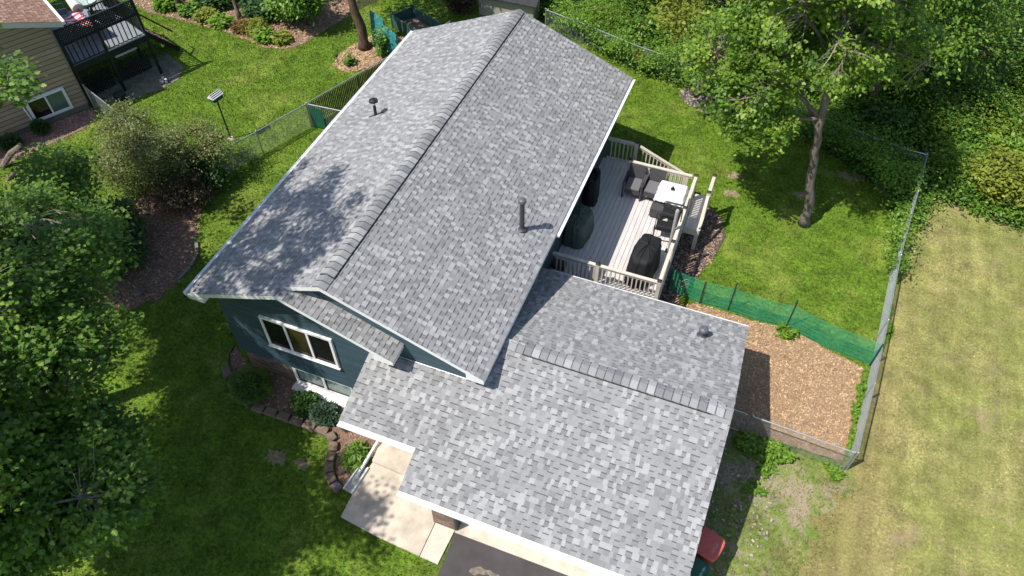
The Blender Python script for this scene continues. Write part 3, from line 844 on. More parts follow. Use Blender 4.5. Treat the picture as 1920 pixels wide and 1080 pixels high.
tb = thing('patio_table', 'small patio table under the white cloth in the deck corner', 'table', (6.3,10.25,DZ))
b = MB(); b.box((-.40,-.36,.68), (.40,.36,.715)); b.build('tabletop', METD, tb, local=True)
for sx in (-1, 1):
    for sy in (-1, 1):
        b = MB(); b.tube([(sx*.32,sy*.29,0), (sx*.3,sy*.27,.68)], .018, 6); b.build('leg', METD, tb, local=True)
# cloth: top plus hanging folds
b = MB(); nx, ny = 28, 26; vs = []
for j in range(ny+1):
    for i in range(nx+1):
        x = -.62+1.24*i/nx; y = -.58+1.16*j/ny
        ex, ey = max(0, abs(x)-.41), max(0, abs(y)-.37); ov = math.hypot(ex, ey)
        cx_, cy2 = max(-.41, min(.41, x)), max(-.37, min(.37, y))
        wob = .02*math.sin(x*21+y*9)+.02*math.sin(y*24-x*7)
        dz = -ov*.95
        px = cx_+(math.copysign(ex*.25+abs(wob)*min(1, ov*8), x) if ex else wob*min(1, ov*8)*.6)
        py = cy2+(math.copysign(ey*.25+abs(wob)*min(1, ov*8), y) if ey else wob*min(1, ov*8)*.6)
        vs.append((6.3+px, 10.25+py, DZ+.722+dz))
b.add(vs, [(j*(nx+1)+i, j*(nx+1)+i+1, (j+1)*(nx+1)+i+1, (j+1)*(nx+1)+i) for j in range(ny) for i in range(nx)])
o = b.build('tablecloth', CLOTH, smooth=True); tag(o, 'rumpled white tablecloth hanging over the small deck table', 'tablecloth')
b = MB(); b.box((6.24,10.22,DZ+.726), (6.35,10.31,DZ+.79)); b.lathe([(.03,0),(.03,.05),(.02,.07)], (6.3,10.27,DZ+.79), 10)
o = b.build('condiment_holder', METD); tag(o, 'small dark holder in the middle of the white tablecloth', 'holder')
def sling(loc, rz, label):
    t = thing('sling_chair', label, 'chair', loc, rz, 'black sling chairs by the right railing')
    b = MB(); b.add([(-.24,-.26,.42),(.24,-.26,.42),(.24,.24,.36),(-.24,.24,.36),(-.24,-.26,.405),(.24,-.26,.405),(.24,.24,.345),(-.24,.24,.345)], [(0,1,2,3),(7,6,5,4),(0,4,5,1),(1,5,6,2),(2,6,7,3),(3,7,4,0)]); b.build('seat', SLING, t, local=True)
    b = MB(); b.add([(-.24,.24,.36),(.24,.24,.36),(.24,.42,.92),(-.24,.42,.92),(-.24,.255,.355),(.24,.255,.355),(.24,.435,.915),(-.24,.435,.915)], [(0,1,2,3),(7,6,5,4),(0,4,5,1),(1,5,6,2),(2,6,7,3),(3,7,4,0)]); b.build('backrest', SLING, t, local=True)
    for s_ in (-1, 1):
        b = MB(); b.tube([(s_*.27,.44,.95),(s_*.27,.30,.62),(s_*.27,-.26,.63),(s_*.27,-.30,.55),(s_*.27,-.29,.02),(s_*.27,.35,.02)], .016, 6); b.build('side_frame', METD, t, local=True)
    b = MB(); b.tube([(-.27,-.29,.02),(.27,-.29,.02)], .016, 6); b.tube([(-.27,.44,.95),(.27,.44,.95)], .016, 6); b.build('cross_bar', METD, t, local=True)
    return t
s1 = sling((6.42,8.92,DZ), R(-84), 'black sling chair by the right railing, nearer the black grill cover')
dup(s1, (6.48,9.52,DZ), R(-88), 'black sling chair by the right railing, pushed up to the white-clothed table')
ot = thing('ottoman', 'dark wicker ottoman tucked at the front of the white-clothed table', 'ottoman', (6.0,9.72,DZ))
b = MB(); b.box((-.2,-.2,.08), (.2,.2,.33)); b.build('base', WICK, ot, local=True)
b = MB(); b.box((-.2,-.2,.331), (.2,.2,.40)); b.build('cushion', WICK, ot, local=True)
pl = thing('umbrella_pole', 'upright grey pole with rounded top beside the right deck railing', 'pole', (6.76,8.3,DZ))
b = MB(); b.lathe([(.045,0),(.05,.1),(.055,1.6),(.06,1.7),(.045,1.76),(.015,1.79)], (0,0,0), 12); b.build('pole', mat('pole_grey', (.36,.345,.33), .5, .08), pl, local=True, smooth=True)
b = MB(); b.lathe([(.11,0),(.11,.03),(.06,.05)], (0,0,0), 14); b.build('foot', DARKB, pl, local=True)

def cover(name, label, c, sx, sy, h, m, seed, rot=0, peak=(0, 0), squash=.45, top=.55):
    """loose cover over a bulky thing: tied folds fanning from the gather point"""
    r_ = random.Random(seed); b = MB(); ns, nl = 72, 16
    ph = [r_.uniform(0, 6.28) for _ in range(6)]
    vs = []
    for l in range(nl+1):
        f = l/nl
        if f < .62: z = h*(1-f/.62)**.0 * 0; s_ = 0
        if f <= .6:
            z = h*(.03+.80*f/.6); rr = 1.0-.12*(f/.6)**2
        else:
            q_ = (f-.6)/.4; z = h*(.83+.17*math.sin(q_*1.57)); rr = .88*math.cos(q_*1.5)+.004
        for k in range(ns):
            a = 2*math.pi*k/ns; ca, sa = math.cos(a), math.sin(a); n_ = 3.2
            q_ = (abs(ca)**n_+abs(sa)**n_)**(-1/n_)
            fold = .075*(1-f*.55)*(math.sin(a*9+ph[0]+2*f)*.5+math.sin(a*5+ph[1])*.5+.35*math.sin(a*17+ph[2]))
            fold += .05*math.sin(a*13+ph[3]+f*5)*(f > .5)*(1-f)
            x = (ca*q_*sx)*(rr+fold*.8)+peak[0]*f**2; y = (sa*q_*sy)*(rr+fold*.6)+peak[1]*f**2
            zz = z+.03*math.sin(a*4+ph[4])*f-.04*abs(math.sin(a*7+ph[5]))*(f > .75)
            vs.append((x, y, max(.0, zz)))
    fs = [(l*ns+k, l*ns+(k+1) % ns, (l+1)*ns+(k+1) % ns, (l+1)*ns+k) for l in range(nl) for k in range(ns)]
    fs.append([nl*ns+k for k in range(ns)])
    b.add(vs, fs)
    o = b.build(name, m, smooth=True); o.location = c; o.rotation_euler = (0, 0, rot)
    return o
tag(cover('grill_cover', '', (6.2,7.15,DZ), .40, .72, 1.15, BLACK, 5, R(-6), (.02,.1)), 'black fabric cover over a long grill in the sunny front of the deck', 'covered grill')
tag(cover('grill_cover', '', (3.93,7.95,DZ), .38, .64, .95, GREENC, 8, R(-4), (0,-.1)), 'dark green cover over a grill in the shade along the house wall', 'covered grill')
tag(cover('furniture_cover', '', (3.80,9.65,DZ), .24, .40, 1.15, BLACK, 11, R(6), (.05,.12)), 'black covered furniture standing against the house in the deck shade', 'covered furniture')
b = MB(); b.box((3.62,6.32,DZ), (4.0,6.62,DZ+.16)); o = b.build('planter_box', mat('brown_wood', (.085,.045,.03), .7, .2)); tag(o, 'low brown wooden box behind the front deck railing', 'box')

# ------------------------------------------------------------------ wheeled bins
def text_obj(txt, size, m, parent, loc, rz, ext=.001):
    cu = bpy.data.curves.new('lettering', 'FONT'); cu.body = txt; cu.size = size; cu.extrude = ext; cu.align_x = 'CENTER'; cu.align_y = 'CENTER'
    tmp = bpy.data.objects.new('lettering', cu); C.objects.link(tmp)
    dg = bpy.context.evaluated_depsgraph_get(); me = bpy.data.meshes.new_from_object(tmp.evaluated_get(dg))
    bpy.data.objects.remove(tmp)
    me.materials.clear(); me.materials.append(m)
    o = bpy.data.objects.new('lettering', me); C.objects.link(o); o.parent = parent; o.location = loc; o.rotation_euler = (0, 0, rz)
    return o
def bin_(loc, rz, label, lidm, bodym, txt, tm, ts):
    t = thing('wheeled_bin', label, 'bin', loc, rz, 'wheeled bins by the garage wall')
    b = MB(); lo = [(-.28,-.26),(.24,-.26),(.24,.26),(-.28,.26)]; hi = [(-.36,-.31),(.32,-.31),(.32,.31),(-.36,.31)]
    b.add([(x,y,.05) for x, y in lo]+[(x,y,.98) for x, y in hi], [(3,2,1,0),(4,5,6,7),(0,1,5,4),(1,2,6,5),(2,3,7,6),(3,0,4,7)]); b.build('body', bodym, t, local=True)
    out = [(-.40,-.335),(.22,-.335),(.30,-.31),(.345,-.26),(.365,-.15),(.37,0),(.365,.15),(.345,.26),(.30,.31),(.22,.335),(-.40,.335)]
    b = MB(); n = len(out)
    vs = [(x,y,.985) for x, y in out]+[(x,y,1.03) for x, y in out]+[(x*.93,y*.93,1.055) for x, y in out]
    b.add(vs, [list(range(n))[::-1], list(range(2*n,3*n))]+[[i,(i+1) % n,n+(i+1) % n,n+i] for i in range(n)]+[[n+i,n+(i+1) % n,2*n+(i+1) % n,2*n+i] for i in range(n)])
    lid = b.build('lid', lidm, t, local=True)
    b = MB(); b.box((-.245,-.31,1.0552), (-.225,.31,1.0572)); b.build('lid_groove', DARKB, lid, local=True)
    b = MB(); b.tube([(-.42,-.25,.95),(-.44,-.25,1.0),(-.44,.25,1.0),(-.42,.25,.95)], .015, 6); b.build('handle', DARKB, t, local=True)
    for s_ in (-1, 1):
        b = MB(); b.tube([(-.27,s_*.24,.12),(-.27,s_*.31,.12)], .12, 14); b.build('wheel', DARKB, t, local=True)
    text_obj(txt, ts, tm, lid, (.215,0,1.0555), R(90))
    return t
REDP = mat('red_plastic', (.58, .13, .10), .6, .08, 3); GRNP = mat('green_plastic', (.025, .11, .06), .6, .1, 3); PINKT = mat('pale_letters', (.62, .36, .36), .6, .05); WHT = mat('white_letters', (.55, .66, .58), .6, .05)
bin_((9.78,-.42,0), R(-16), 'red wheeled bin with pale lettering beside the garage, next to the green one', REDP, REDP, 'REFUSE', PINKT, .085)
bin_((9.60,-1.16,0), R(-14), 'green wheeled bin with white lettering beside the garage, cut by the frame', GRNP, GRNP, 'GARDEN BIN', WHT, .075)

# ------------------------------------------------------------------ fences
def chainlink(name, label, pts, ht, closed_posts=True, pitch=.075, wire=.0032, post_sp=2.6, base=.03, cat='fence', extra=None, slats=None):
    pts = [Vector((x, y, 0)) for x, y in pts]
    t = thing(name, label, cat, tuple(pts[0]))
    b = MB(); rail = MB()
    for a, e in zip(pts[:-1], pts[1:]):
        D = e-a; ln = D.length; D.normalize(); h = ht-base
        n = int((ln+h)/pitch)
        for sgn in (1, -1):
            for i in range(-int(h/pitch), int(ln/pitch)+1):
                s0 = i*pitch; s1 = s0+h; z0, z1 = base, ht
                if s0 < 0: z0 += -s0; s0 = 0
                if s1 > ln: z1 -= s1-ln; s1 = ln
                if s1-s0 < .01: continue
                if sgn < 0: z0, z1 = ht+base-z0, ht+base-z1
                p0_, p1_ = a+D*s0+Vector((0,0,z0)), a+D*s1+Vector((0,0,z1))
                b.tube([p0_, p1_], wire, 3, cap=False)
        rail.tube([a+Vector((0,0,ht)), e+Vector((0,0,ht))], .021, 8)
    b.build('chain_mesh', GALV, t); rail.build('top_rail', GALV, t)
    done = []
    for a, e in zip(pts[:-1], pts[1:]):
        ln = (e-a).length; k = max(1, round(ln/post_sp))
        for i in range(k+1):
            c = a+(e-a)*(i/k)
            if any((c-d).length < .2 for d in done): continue
            done.append(c); b = MB(); b.tube([c, c+Vector((0,0,ht+.03))], .027, 8); b.lathe([(.03,0),(.03,.03),(.01,.05)], (c.x,c.y,ht+.03), 8); b.build('post', GALV, t)
    return t
FH = .95
chainlink('chain_link_fence', 'long galvanised chain-link fence between the back lawn and dry field', [(12.86,3.3),(13.1,5.6),(13.3,8.0),(13.5,10.8),(13.88,14.05),(14.1,16.1)], .9)
chainlink('chain_link_fence', 'short chain-link fence between the mulch yard and weedy strip', [(10.2,3.4),(12.78,3.27)], .93)
gt = thing('fence_gate', 'narrow chain-link gate beside the garage wall', 'gate', (9.25,3.42,0))
b = MB(); fr = [(9.3,3.43,.08),(9.3,3.43,.95),(10.02,3.40,.95),(10.06,3.40,.9),(10.06,3.40,.12),(10.02,3.40,.08),(9.3,3.43,.08)]; b.tube(fr, .018, 6); b.build('frame', GALV, gt)
b = MB()
for i in range(-11, 10):
    for sgn in (1, -1):
        s0, s1, z0, z1 = i*.075, i*.075+.85, .09, .94
        if s0 < 0: z0 -= s0; s0 = 0
        if s1 > .75: z1 -= s1-.75; s1 = .75
        if s1-s0 < .01: continue
        if sgn < 0: z0, z1 = 1.03-z0, 1.03-z1
        b.tube([(9.3+s0,3.43-.04*s0,z0), (9.3+s1,3.43-.04*s1,z1)], .003, 3, cap=False)
b.build('chain_mesh', GALV, gt)
b = MB(); b.box((9.98,3.36,.5), (10.12,3.39,.56)); b.build('latch', GALV, gt)
chainlink('chain_link_fence', 'overgrown chain-link fence along the woods behind the back lawn', [(-1.55,20.3),(.2,19.85),(2.72,19.05),(5.02,18.5),(5.85,18.25),(11.35,16.65),(13.3,16.1),(14.05,16.05)], 1.0, pitch=.09)
chainlink('chain_link_fence', 'chain-link fence by the birdhouse pole on the neighbouring lawn', [(-9.05,7.2),(-8.45,8.65),(-7.65,10.71)], 1.05)
chainlink('chain_link_fence', 'short chain-link return running from the corner post to the house', [(-7.6,10.73),(-3.7,10.95)], 1.05)
chainlink('chain_link_fence', 'chain-link fence from the taupe house passing behind the olive shrub', [(-16.2,8.62),(-14.4,7.95),(-11.0,6.5),(-9.3,6.9)], 1.05)
t = thing('privacy_fence', 'dark slatted fence running from the corner post past the roof', 'fence', (-7.7,10.8,0))
b = MB(); D = Vector((1.52,4.06,0)); L_ = D.length; D.normalize()
for i in range(int(7.6/.082)):
    c = Vector((-7.64,10.76,0))+D*(.05+i*.082); b.beam(c+Vector((0,0,.04)), c+Vector((0,0,1.0)), .078, .012, side=D)
b.build('slats', mat('dark_slats', (.028,.026,.022), .7, .3, 6), t)
b = MB(); b.tube([Vector((-7.66,10.74,1.05)), Vector((-7.66,10.74,1.05))+D*7.6], .021, 8); b.build('top_rail', GALV, t)
for s_ in (2.5, 5.0, 7.6):
    c = Vector((-7.66,10.74,0))+D*s_; b = MB(); b.tube([c, c+Vector((0,0,1.08))], .027, 8); b.build('post', GALV, t)
b = MB()
for i in range(6):
    c = Vector((-7.5+i*.09,10.72,0)); b.beam(c+Vector((0,0,.05)), c+Vector((0,0,.95)), .08, .01)
o = b.build('green_slats', mat('green_slats', (.02,.11,.07), .6, .2), t)

# green plastic net
nt_ = thing('net_fence', 'low green plastic net fence between the lawn and wood chips', 'fence', (7.0,7.55,0))
np_ = [(7.0,7.62),(8.1,7.46),(8.97,7.5),(9.8,7.42),(10.72,7.48),(11.9,7.15),(13.2,6.95)]
b = MB()
for a, e in zip(np_[:-1], np_[1:]):
    a, e = Vector((a[0],a[1],0)), Vector((e[0],e[1],0)); D = e-a; ln = D.length
    for k in range(22):
        z = .03+k*.046; sg = .012*math.sin(k*1.7)
        m_ = (a+e)/2
        b.tube([a+Vector((0,0,z)), m_+Vector((0,sg,z-.012)), e+Vector((0,0,z))], .0062, 3, cap=False)
    for k in range(int(ln/.045)):
        c = a+D*(k*.045/ln); b.tube([c+Vector((0,0,.03)), c+Vector((0,.008,.5)), c+Vector((0,0,.03+21*.046))], .0042, 3, cap=False)
b.build('net', NETG, nt_)
for x, y in ((7.05,7.6),(8.1,7.44),(8.97,7.5),(10.72,7.48),(13.18,6.95)):
    b = MB(); b.beam((x,y-.01,0), (x,y-.01,1.3 if x > 8.5 and x < 13 else 1.05), .04, .03); b.build('post', POSTG, nt_)

# ------------------------------------------------------------------ leaves and trees
def tmpl_maple():
    pts = [(0,0),(.12,-.16),(.05,-.42),(.30,-.28),(.44,-.50),(.56,-.22),(.78,-.24),(1.0,0),(.78,.24),(.56,.22),(.44,.50),(.30,.28),(.05,.42),(.12,.16)]
    return np.array([(x, y, -.22*abs(y)-.18*max(0, x-.5)) for x, y in pts])
def tmpl_oval():
    pts = [(0,0),(.28,-.24),(.65,-.22),(1,0),(.65,.22),(.28,.24)]
    return np.array([(x, y, -.2*abs(y)-.15*x*x) for x, y in pts])
def tmpl_lance():
    pts = [(0,0),(.4,-.11),(1,0),(.4,.11)]
    return np.array([(x, y, -.35*x*x) for x, y in pts])
TM = {'maple': tmpl_maple(), 'oval': tmpl_oval(), 'lance': tmpl_lance()}
def leaf_array(centers, outs, kind, size, r_, droop=.35, spread=.8):
    """one leaf polygon per centre; outs = preferred outward directions"""
    n = len(centers); T = TM[kind]
    az = r_.uniform(0, 6.283, n)
    nx = np.stack([np.cos(az), np.sin(az), np.zeros(n)], 1)*spread + outs*.9
    nx[:, 2] -= droop*r_.uniform(.2, 1.6, n)
    nx /= np.linalg.norm(nx, axis=1)[:, None]+1e-9
    upv = np.stack([r_.normal(0, .42, n), r_.normal(0, .42, n), np.ones(n)], 1)
    yy = np.cross(upv, nx); yy /= np.linalg.norm(yy, axis=1)[:, None]+1e-9
    zz = np.cross(nx, yy)
    s_ = size*r_.uniform(.65, 1.3, n)
    V = centers[:, None, :] + (nx[:, None, :]*T[None, :, 0:1] + yy[:, None, :]*T[None, :, 1:2] + zz[:, None, :]*T[None, :, 2:3])*s_[:, None, None]
    return V
def bend(a, b, k, r_, n=4, sag=0.0):
    pts = []
    a, b = np.array(a), np.array(b); off = r_.normal(0, k, 3)
    for i in range(n+1):
        t = i/n; p = a+(b-a)*t + off*math.sin(math.pi*t) + np.array([0, 0, sag*math.sin(math.pi*t)])
        pts.append(p)
    return pts
def sample_lobes(lobes, n, r_, shell=.55):
    wt = np.array([(l[1][0]*l[1][1]+l[1][0]*l[1][2])*(l[2] if len(l) > 2 else 1) for l in lobes], float); wt /= wt.sum()
    out = []
    for _ in range(n):
        li = r_.choice(len(lobes), p=wt); l = lobes[li]
        d = r_.normal(0, 1, 3); d /= np.linalg.norm(d)
        rr = r_.uniform(shell**3, 1)**(1/3)
        out.append(np.array(l[0])+d*rr*np.array(l[1]))
    return np.array(out)
def tree(name, label, cat, trunk, rad, lobes, nclus, nleaf, lsize, lm, seed, kind='maple', clr=.34, bark=BARK, limbs=9, group=None, twigs=True, shell=.5, droop=.35, flat=.55, dead=0, fork=.55):
    r_ = np.random.default_rng(seed)
    t = thing(name, label, cat, trunk[0], 0, group)
    tr = MB(); tp = [np.array(p, float) for p in trunk]
    # smooth the trunk line
    fine = []
    for i in range(len(tp)-1):
        for k in range(4): fine.append(tp[i]+(tp[i+1]-tp[i])*k/4 + (r_.normal(0, rad*.12, 3)*np.array([1, 1, 0]) if i+k else 0))
    fine.append(tp[-1]); nf = len(fine)
    rads = [rad*(1.35 if i == 0 else 1.0-.62*i/nf) for i in range(nf)]
    tr.tube(fine, rads, 10)
    cl = sample_lobes(lobes, nclus, r_, shell)
    cc = np.mean([l[0] for l in lobes], axis=0)
    # limbs to a spread of cluster centres
    ends = [cl[0]]
    for _ in range(limbs-1):
        d = np.min([np.linalg.norm(cl-e, axis=1) for e in ends], axis=0); ends.append(cl[int(np.argmax(d))])
    limbp = []
    for e in ends:
        i0 = int(nf*r_.uniform(fork, .97)); i0 = min(i0, nf-1)
        while fine[i0][2] > e[2]+.6 and i0 > int(nf*.35): i0 -= 1
        e2 = fine[i0]+(e-fine[i0])*.82
        pts = bend(fine[i0], e2, .10*np.linalg.norm(e2-fine[i0]), r_, 6, .08*np.linalg.norm(e2-fine[i0]))
        r0 = rads[i0]*.55
        tr.tube(pts, [r0*(1-.8*k/6)+.008 for k in range(7)], 6); limbp += [(p, max(.012, r0*(1-.8*k/6)*.55)) for k, p in enumerate(pts) if k > 1]
    tr.build('trunk', bark, t, smooth=True)
    LP = np.array([p for p, _ in limbp]); tw = MB(); dirs = []
    for c in cl:
        k = int(np.argmin(np.linalg.norm(LP-c, axis=1)+.15*r_.uniform(0, 1, len(LP)))); p0 = LP[k]
        dirs.append((c-p0)/(np.linalg.norm(c-p0)+1e-6))
        if twigs:
            pts = bend(p0, c, .12*np.linalg.norm(c-p0), r_, 3)
            tw.tube(pts, [limbp[k][1]*.8, .012, .008, .004], 4, cap=False)
            for _ in range(2):
                e = c+r_.normal(0, clr*.8, 3)*np.array([1, 1, .5]); tw.tube([pts[2], (pts[2]+e)/2+r_.normal(0, .03, 3), e], [.008, .006, .003], 3, cap=False)
    for _ in range(dead):
        c = cl[r_.integers(len(cl))]; k = int(np.argmin(np.linalg.norm(LP-c, axis=1))); e = c+(c-LP[k])*.5+r_.normal(0, .3, 3)
        tw.tube(bend(LP[k], e, .2, r_, 4), [.022, .018, .013, .009, .004], 4, cap=False)
    if twigs: tw.build('branches', TWIG if bark is BARK else bark, t)
    # leaves
    cnt = r_.poisson(nleaf*r_.uniform(.45, 1.5, len(cl)))
    idx = np.repeat(np.arange(len(cl)), cnt)
    P = cl[idx]+r_.normal(0, 1, (len(idx), 3))*np.array([clr, clr, clr*flat])
    outs = np.array(dirs)[idx]
    V = leaf_array(P, outs, kind, lsize, r_, droop)
    ctone = r_.normal(.5, .16, len(cl))
    hgt = (P[:, 2]-P[:, 2].min())/(np.ptp(P[:, 2])+1e-6)
    tn = np.clip(ctone[idx]+r_.normal(0, .17, len(idx)), 0, 1)
    np_mesh('crown', V, len(TM[kind]), tn, lm, t)
    return t

LF_M = leaf_mat('maple_leaves', (.045, .105, .015), (.29, .40, .075), (.6, (.115, .22, .03)), .36)
LF_T = leaf_mat('bright_leaves', (.065, .14, .016), (.35, .45, .08), (.55, (.155, .265, .032)), .36)
LF_Y = leaf_mat('yellow_green_leaves', (.12, .16, .02), (.30, .33, .05))
LF_L = leaf_mat('olive_leaves', (.07, .10, .022), (.29, .29, .11), (.55, (.15, .19, .048)))
LF_P = leaf_mat('plum_leaves', (.045, .03, .02), (.16, .09, .07), (.6, (.08, .07, .035)))
LF_D = leaf_mat('dark_leaves', (.016, .055, .013), (.085, .17, .04))
LF_G = leaf_mat('fresh_leaves', (.05, .14, .013), (.24, .38, .04))
LF_W = leaf_mat('woodland_leaves', (.034, .10, .015), (.25, .38, .05), (.6, (.115, .22, .026)))

tree('maple_tree', 'slender maple with grey trunk on the back lawn inside the fence', 'tree',
     [(10.66,12.15,0),(10.5,12.1,1.2),(10.2,12.15,2.6),(9.95,12.1,4.2),(9.7,12.3,6.2),(9.5,12.6,8.0)], .17,
     [((9.1,12.6,7.0),(2.5,2.3,1.5)), ((7.7,11.7,5.0),(1.2,1.3,1.3)), ((8.3,11.4,4.3),(1.0,1.0,.9)), ((11.2,13.2,6.2),(1.5,1.5,.9),.6), ((8.0,13.4,6.3),(1.6,1.6,1.2)), ((10.0,14.5,6.6),(1.8,1.6,1.3)), ((9.0,12.4,9.3),(2.3,2.2,1.7)), ((6.7,12.0,5.8),(1.2,1.2,1.0))],
     660, 84, .105, LF_T, 101, clr=.19, limbs=20, dead=70, flat=.5)
tree('maple_tree', 'tall spreading maple over the front lawn at the left edge', 'tree',
     [(-7.4,-2.9,0),(-7.3,-2.8,2),(-7.2,-2.6,5),(-7.1,-2.3,8.5),(-7.0,-2.0,12.5)], .28,
     [((-6.9,-1.8,12.4),(3.0,3.0,2.2),.42), ((-8.4,-3.0,8.8),(2.8,2.8,2.0),.07), ((-6.9,-1.7,5.3),(2.3,2.1,1.2)), ((-4.7,-3.3,4.8),(1.9,1.7,1.0)), ((-5.6,-4.3,6.0),(2.1,2.0,1.2)), ((-8.2,-.2,4.2),(1.7,1.5,.9))],
     680, 100, .108, LF_M, 102, clr=.215, limbs=20, dead=12, flat=.4)
tree('maple_tree', 'low-branched maple in the bottom left corner by the front lawn', 'tree',
     [(-4.6,-8.0,0),(-4.6,-7.8,2.5),(-4.5,-7.6,5),(-4.4,-7.5,8.5)], .22,
     [((-2.9,-5.1,4.0),(1.75,1.35,1.0)), ((-4.4,-7.0,5.8),(2.3,2.1,1.4)), ((-4.0,-7.7,8.8),(2.7,2.6,1.8),.28), ((-3.4,-6.6,3.6),(1.5,1.2,.9)), ((-4.2,-4.2,3.2),(1.5,1.1,.7)), ((-4.3,-6.3,5.0),(2.2,1.7,1.1))],
     720, 100, .108, LF_M, 103, clr=.215, limbs=17, dead=8, flat=.4)
tree('young_maple', 'leafy young maple between the olive shrub and left edge', 'tree',
     [(-10.0,1.0,0),(-9.9,1.1,1.2),(-9.7,1.2,2.4),(-9.6,1.2,3.4)], .09,
     [((-9.2,.9,2.6),(1.7,1.2,.9)), ((-8.3,.5,3.0),(1.2,1.1,.7)), ((-11.0,2.7,2.9),(.75,.8,1.0)), ((-10.5,1.6,1.8),(1.4,1.1,.8))],
     280, 90, .105, LF_M, 104, clr=.26, limbs=9, dead=4)
tree('young_maple', 'maple with one leafy branch reaching past the taupe house', 'tree',
     [(-13.4,-.3,0),(-13.3,-.2,3),(-12.9,.2,6)], .14,
     [((-11.4,3.15,6.0),(.55,.5,.35)), ((-12.6,.4,7.0),(1.3,1.2,1.0)), ((-10.3,2.7,6.6),(.4,.35,.2))],
     60, 60, .15, LF_M, 105, clr=.28, limbs=7)
tree('olive_shrub', 'large loose shrub with small olive leaves beside the left mulch bed', 'shrub',
     [(-10.5,5.2,0),(-10.6,5.4,.6),(-10.7,5.7,1.3)], .07,
     [((-11.9,6.3,1.9),(1.15,1.0,.8)), ((-10.5,5.6,1.8),(1.3,1.1,1.0)), ((-9.6,7.0,1.5),(1.1,.8,.55)), ((-11.4,5.2,1.3),(1.0,.9,.8))],
     330, 62, .075, LF_L, 106, 'oval', clr=.2, limbs=14, bark=BARKD, fork=.2, dead=18)
tree('plum_shrub', 'reddish-brown leaved shrub at the edge of the left mulch bed', 'shrub',
     [(-9.5,5.3,0),(-9.5,5.3,.4),(-9.5,5.4,.8)], .05, [((-9.5,5.3,.85),(.95,.75,.55)), ((-8.95,5.6,.6),(.5,.4,.35))], 90, 60, .07, LF_P, 107, 'oval', clr=.16, bark=BARKD, fork=.2)
tree('green_shrub', 'dark green bush behind the olive shrub near the chain-link fence', 'shrub',
     [(-9.5,6.5,0),(-9.5,6.5,.4),(-9.5,6.5,.7)], .05, [((-9.4,6.4,.65),(.75,.6,.5))], 70, 55, .1, LF_D, 108, 'oval', clr=.17, bark=BARKD, fork=.2)
tree('dark_shrub', 'dark leafy shrub below the young maple in the left bed', 'shrub',
     [(-10.3,3.0,0),(-10.3,3.0,.5),(-10.3,3.0,1.0)], .05, [((-10.3,3.0,.9),(1.0,.9,.7)), ((-9.4,2.2,.7),(.6,.5,.5))], 120, 60, .12, LF_D, 109, 'oval', clr=.2, bark=BARKD, fork=.2)

# the tree by the stone bed at the back fence and the woods behind
tree('leaning_tree', 'leaning tree in the stone bed at the back fence', 'tree',
     [(5.6,18.1,0),(6.0,18.25,1.2),(6.5,18.5,3),(6.6,18.6,5.5)], .2, [((7.2,18.6,7.6),(3.2,2.6,2.0)), ((5.0,15.5,4.75),(.95,.75,.5)), ((5.4,16.8,5.6),(1.0,.9,.6))], 230, 66, .13, LF_Y, 110, clr=.26, limbs=9)
wt = [(1.2,22.4,.20),(9.6,22.0,.17),(13.6,20.6,.2),(17.2,22.3,.24),(4.1,24.5,.22),(20.5,20.0,.2),(-2.6,24.4,.2),(12.2,26.0,.22),(11.9,18.6,.16),(8.9,19.3,.15)]  # last two are extra trees, added to deepen the shade in the wood
wl = ['straight woodland tree behind the back fence, above the ridge end', 'woodland tree behind the slender maple crown', 'woodland tree with bare lower trunk right of the maple', 'thick woodland trunk at the top right of the picture',
      'woodland tree deep behind the leaning tree', 'woodland tree nearest the right edge behind the brambles', 'woodland tree behind the dark shed', 'woodland tree farthest back behind the maple','slim woodland tree added for shade just behind the fence, right behind the maple','slim woodland tree added for shade between the leaning tree and the maple']
for i, (x, y, r0) in enumerate(wt):
    h = 6.5+1.2*math.sin(i*2.3)
    tree('woodland_tree', wl[i], 'tree', [(x,y,0),(x+.1,y+.1,2),(x-.1,y,4.5),(x+.1,y,h)], r0,
         [((x,y,h+.4),(2.1,2.1,1.6)), ((x+1.0,y-.8,h-1.6),(1.4,1.3,1.0)), ((x-1.1,y-.5,h-1.2),(1.3,1.3,1.0))], 200, 50, .14, LF_W, 120+i, 'oval', clr=.36, bark=BARKD, limbs=8, group='woodland trees behind the back fence')

def shrub_mass(name, pts, hfun, dens, size, lm, seed, kind='oval', clump=.3):
    """undergrowth: leaves over a lumpy bank"""
    r_ = np.random.default_rng(seed)
    a = np.array(pts); lo, hi = a.min(0), a.max(0)
    n = int((hi-lo).prod()*dens); P = r_.uniform(lo, hi, (n, 2)); P = P[in_poly(P, pts)]
    P = P[in_poly(P, [(-8,20),(-3,34),(20,34),(26,14),(12,9),(5,14)])]
    h = hfun(P[:, 0], P[:, 1])
    cidx = np.repeat(np.arange(len(P)), 16)
    cz = h*r_.uniform(.35, 1.0, len(P))**.6
    c = np.concatenate([P, cz[:, None]], 1)[cidx]+r_.normal(0, 1, (len(cidx), 3))*np.array([clump, clump, clump*.6])
    c[:, 2] = np.maximum(c[:, 2], .03)
    outs = np.zeros_like(c); outs[:, 2] = .2
    V = leaf_array(c, outs, kind, size, r_)
    tone = np.clip(r_.normal(.5, .2, len(P))[cidx]+r_.normal(0, .15, len(cidx)), 0, 1)
    return np_mesh(name, V, len(TM[kind]), tone, lm, kind='stuff')
def edge_d(x, y):
    """how far into the woods"""
    ex = np.array([-6,2.7,5.2,6.9,9.2,11,11.9,13.2,14.0,14.6,16.4,18,30]); ey = np.array([21.5,19.0,18.3,17.9,17.2,16.2,15.5,14.5,14.5,15.0,14.7,14.4,14])
    return np.maximum(0, y-np.interp(x, ex, ey))
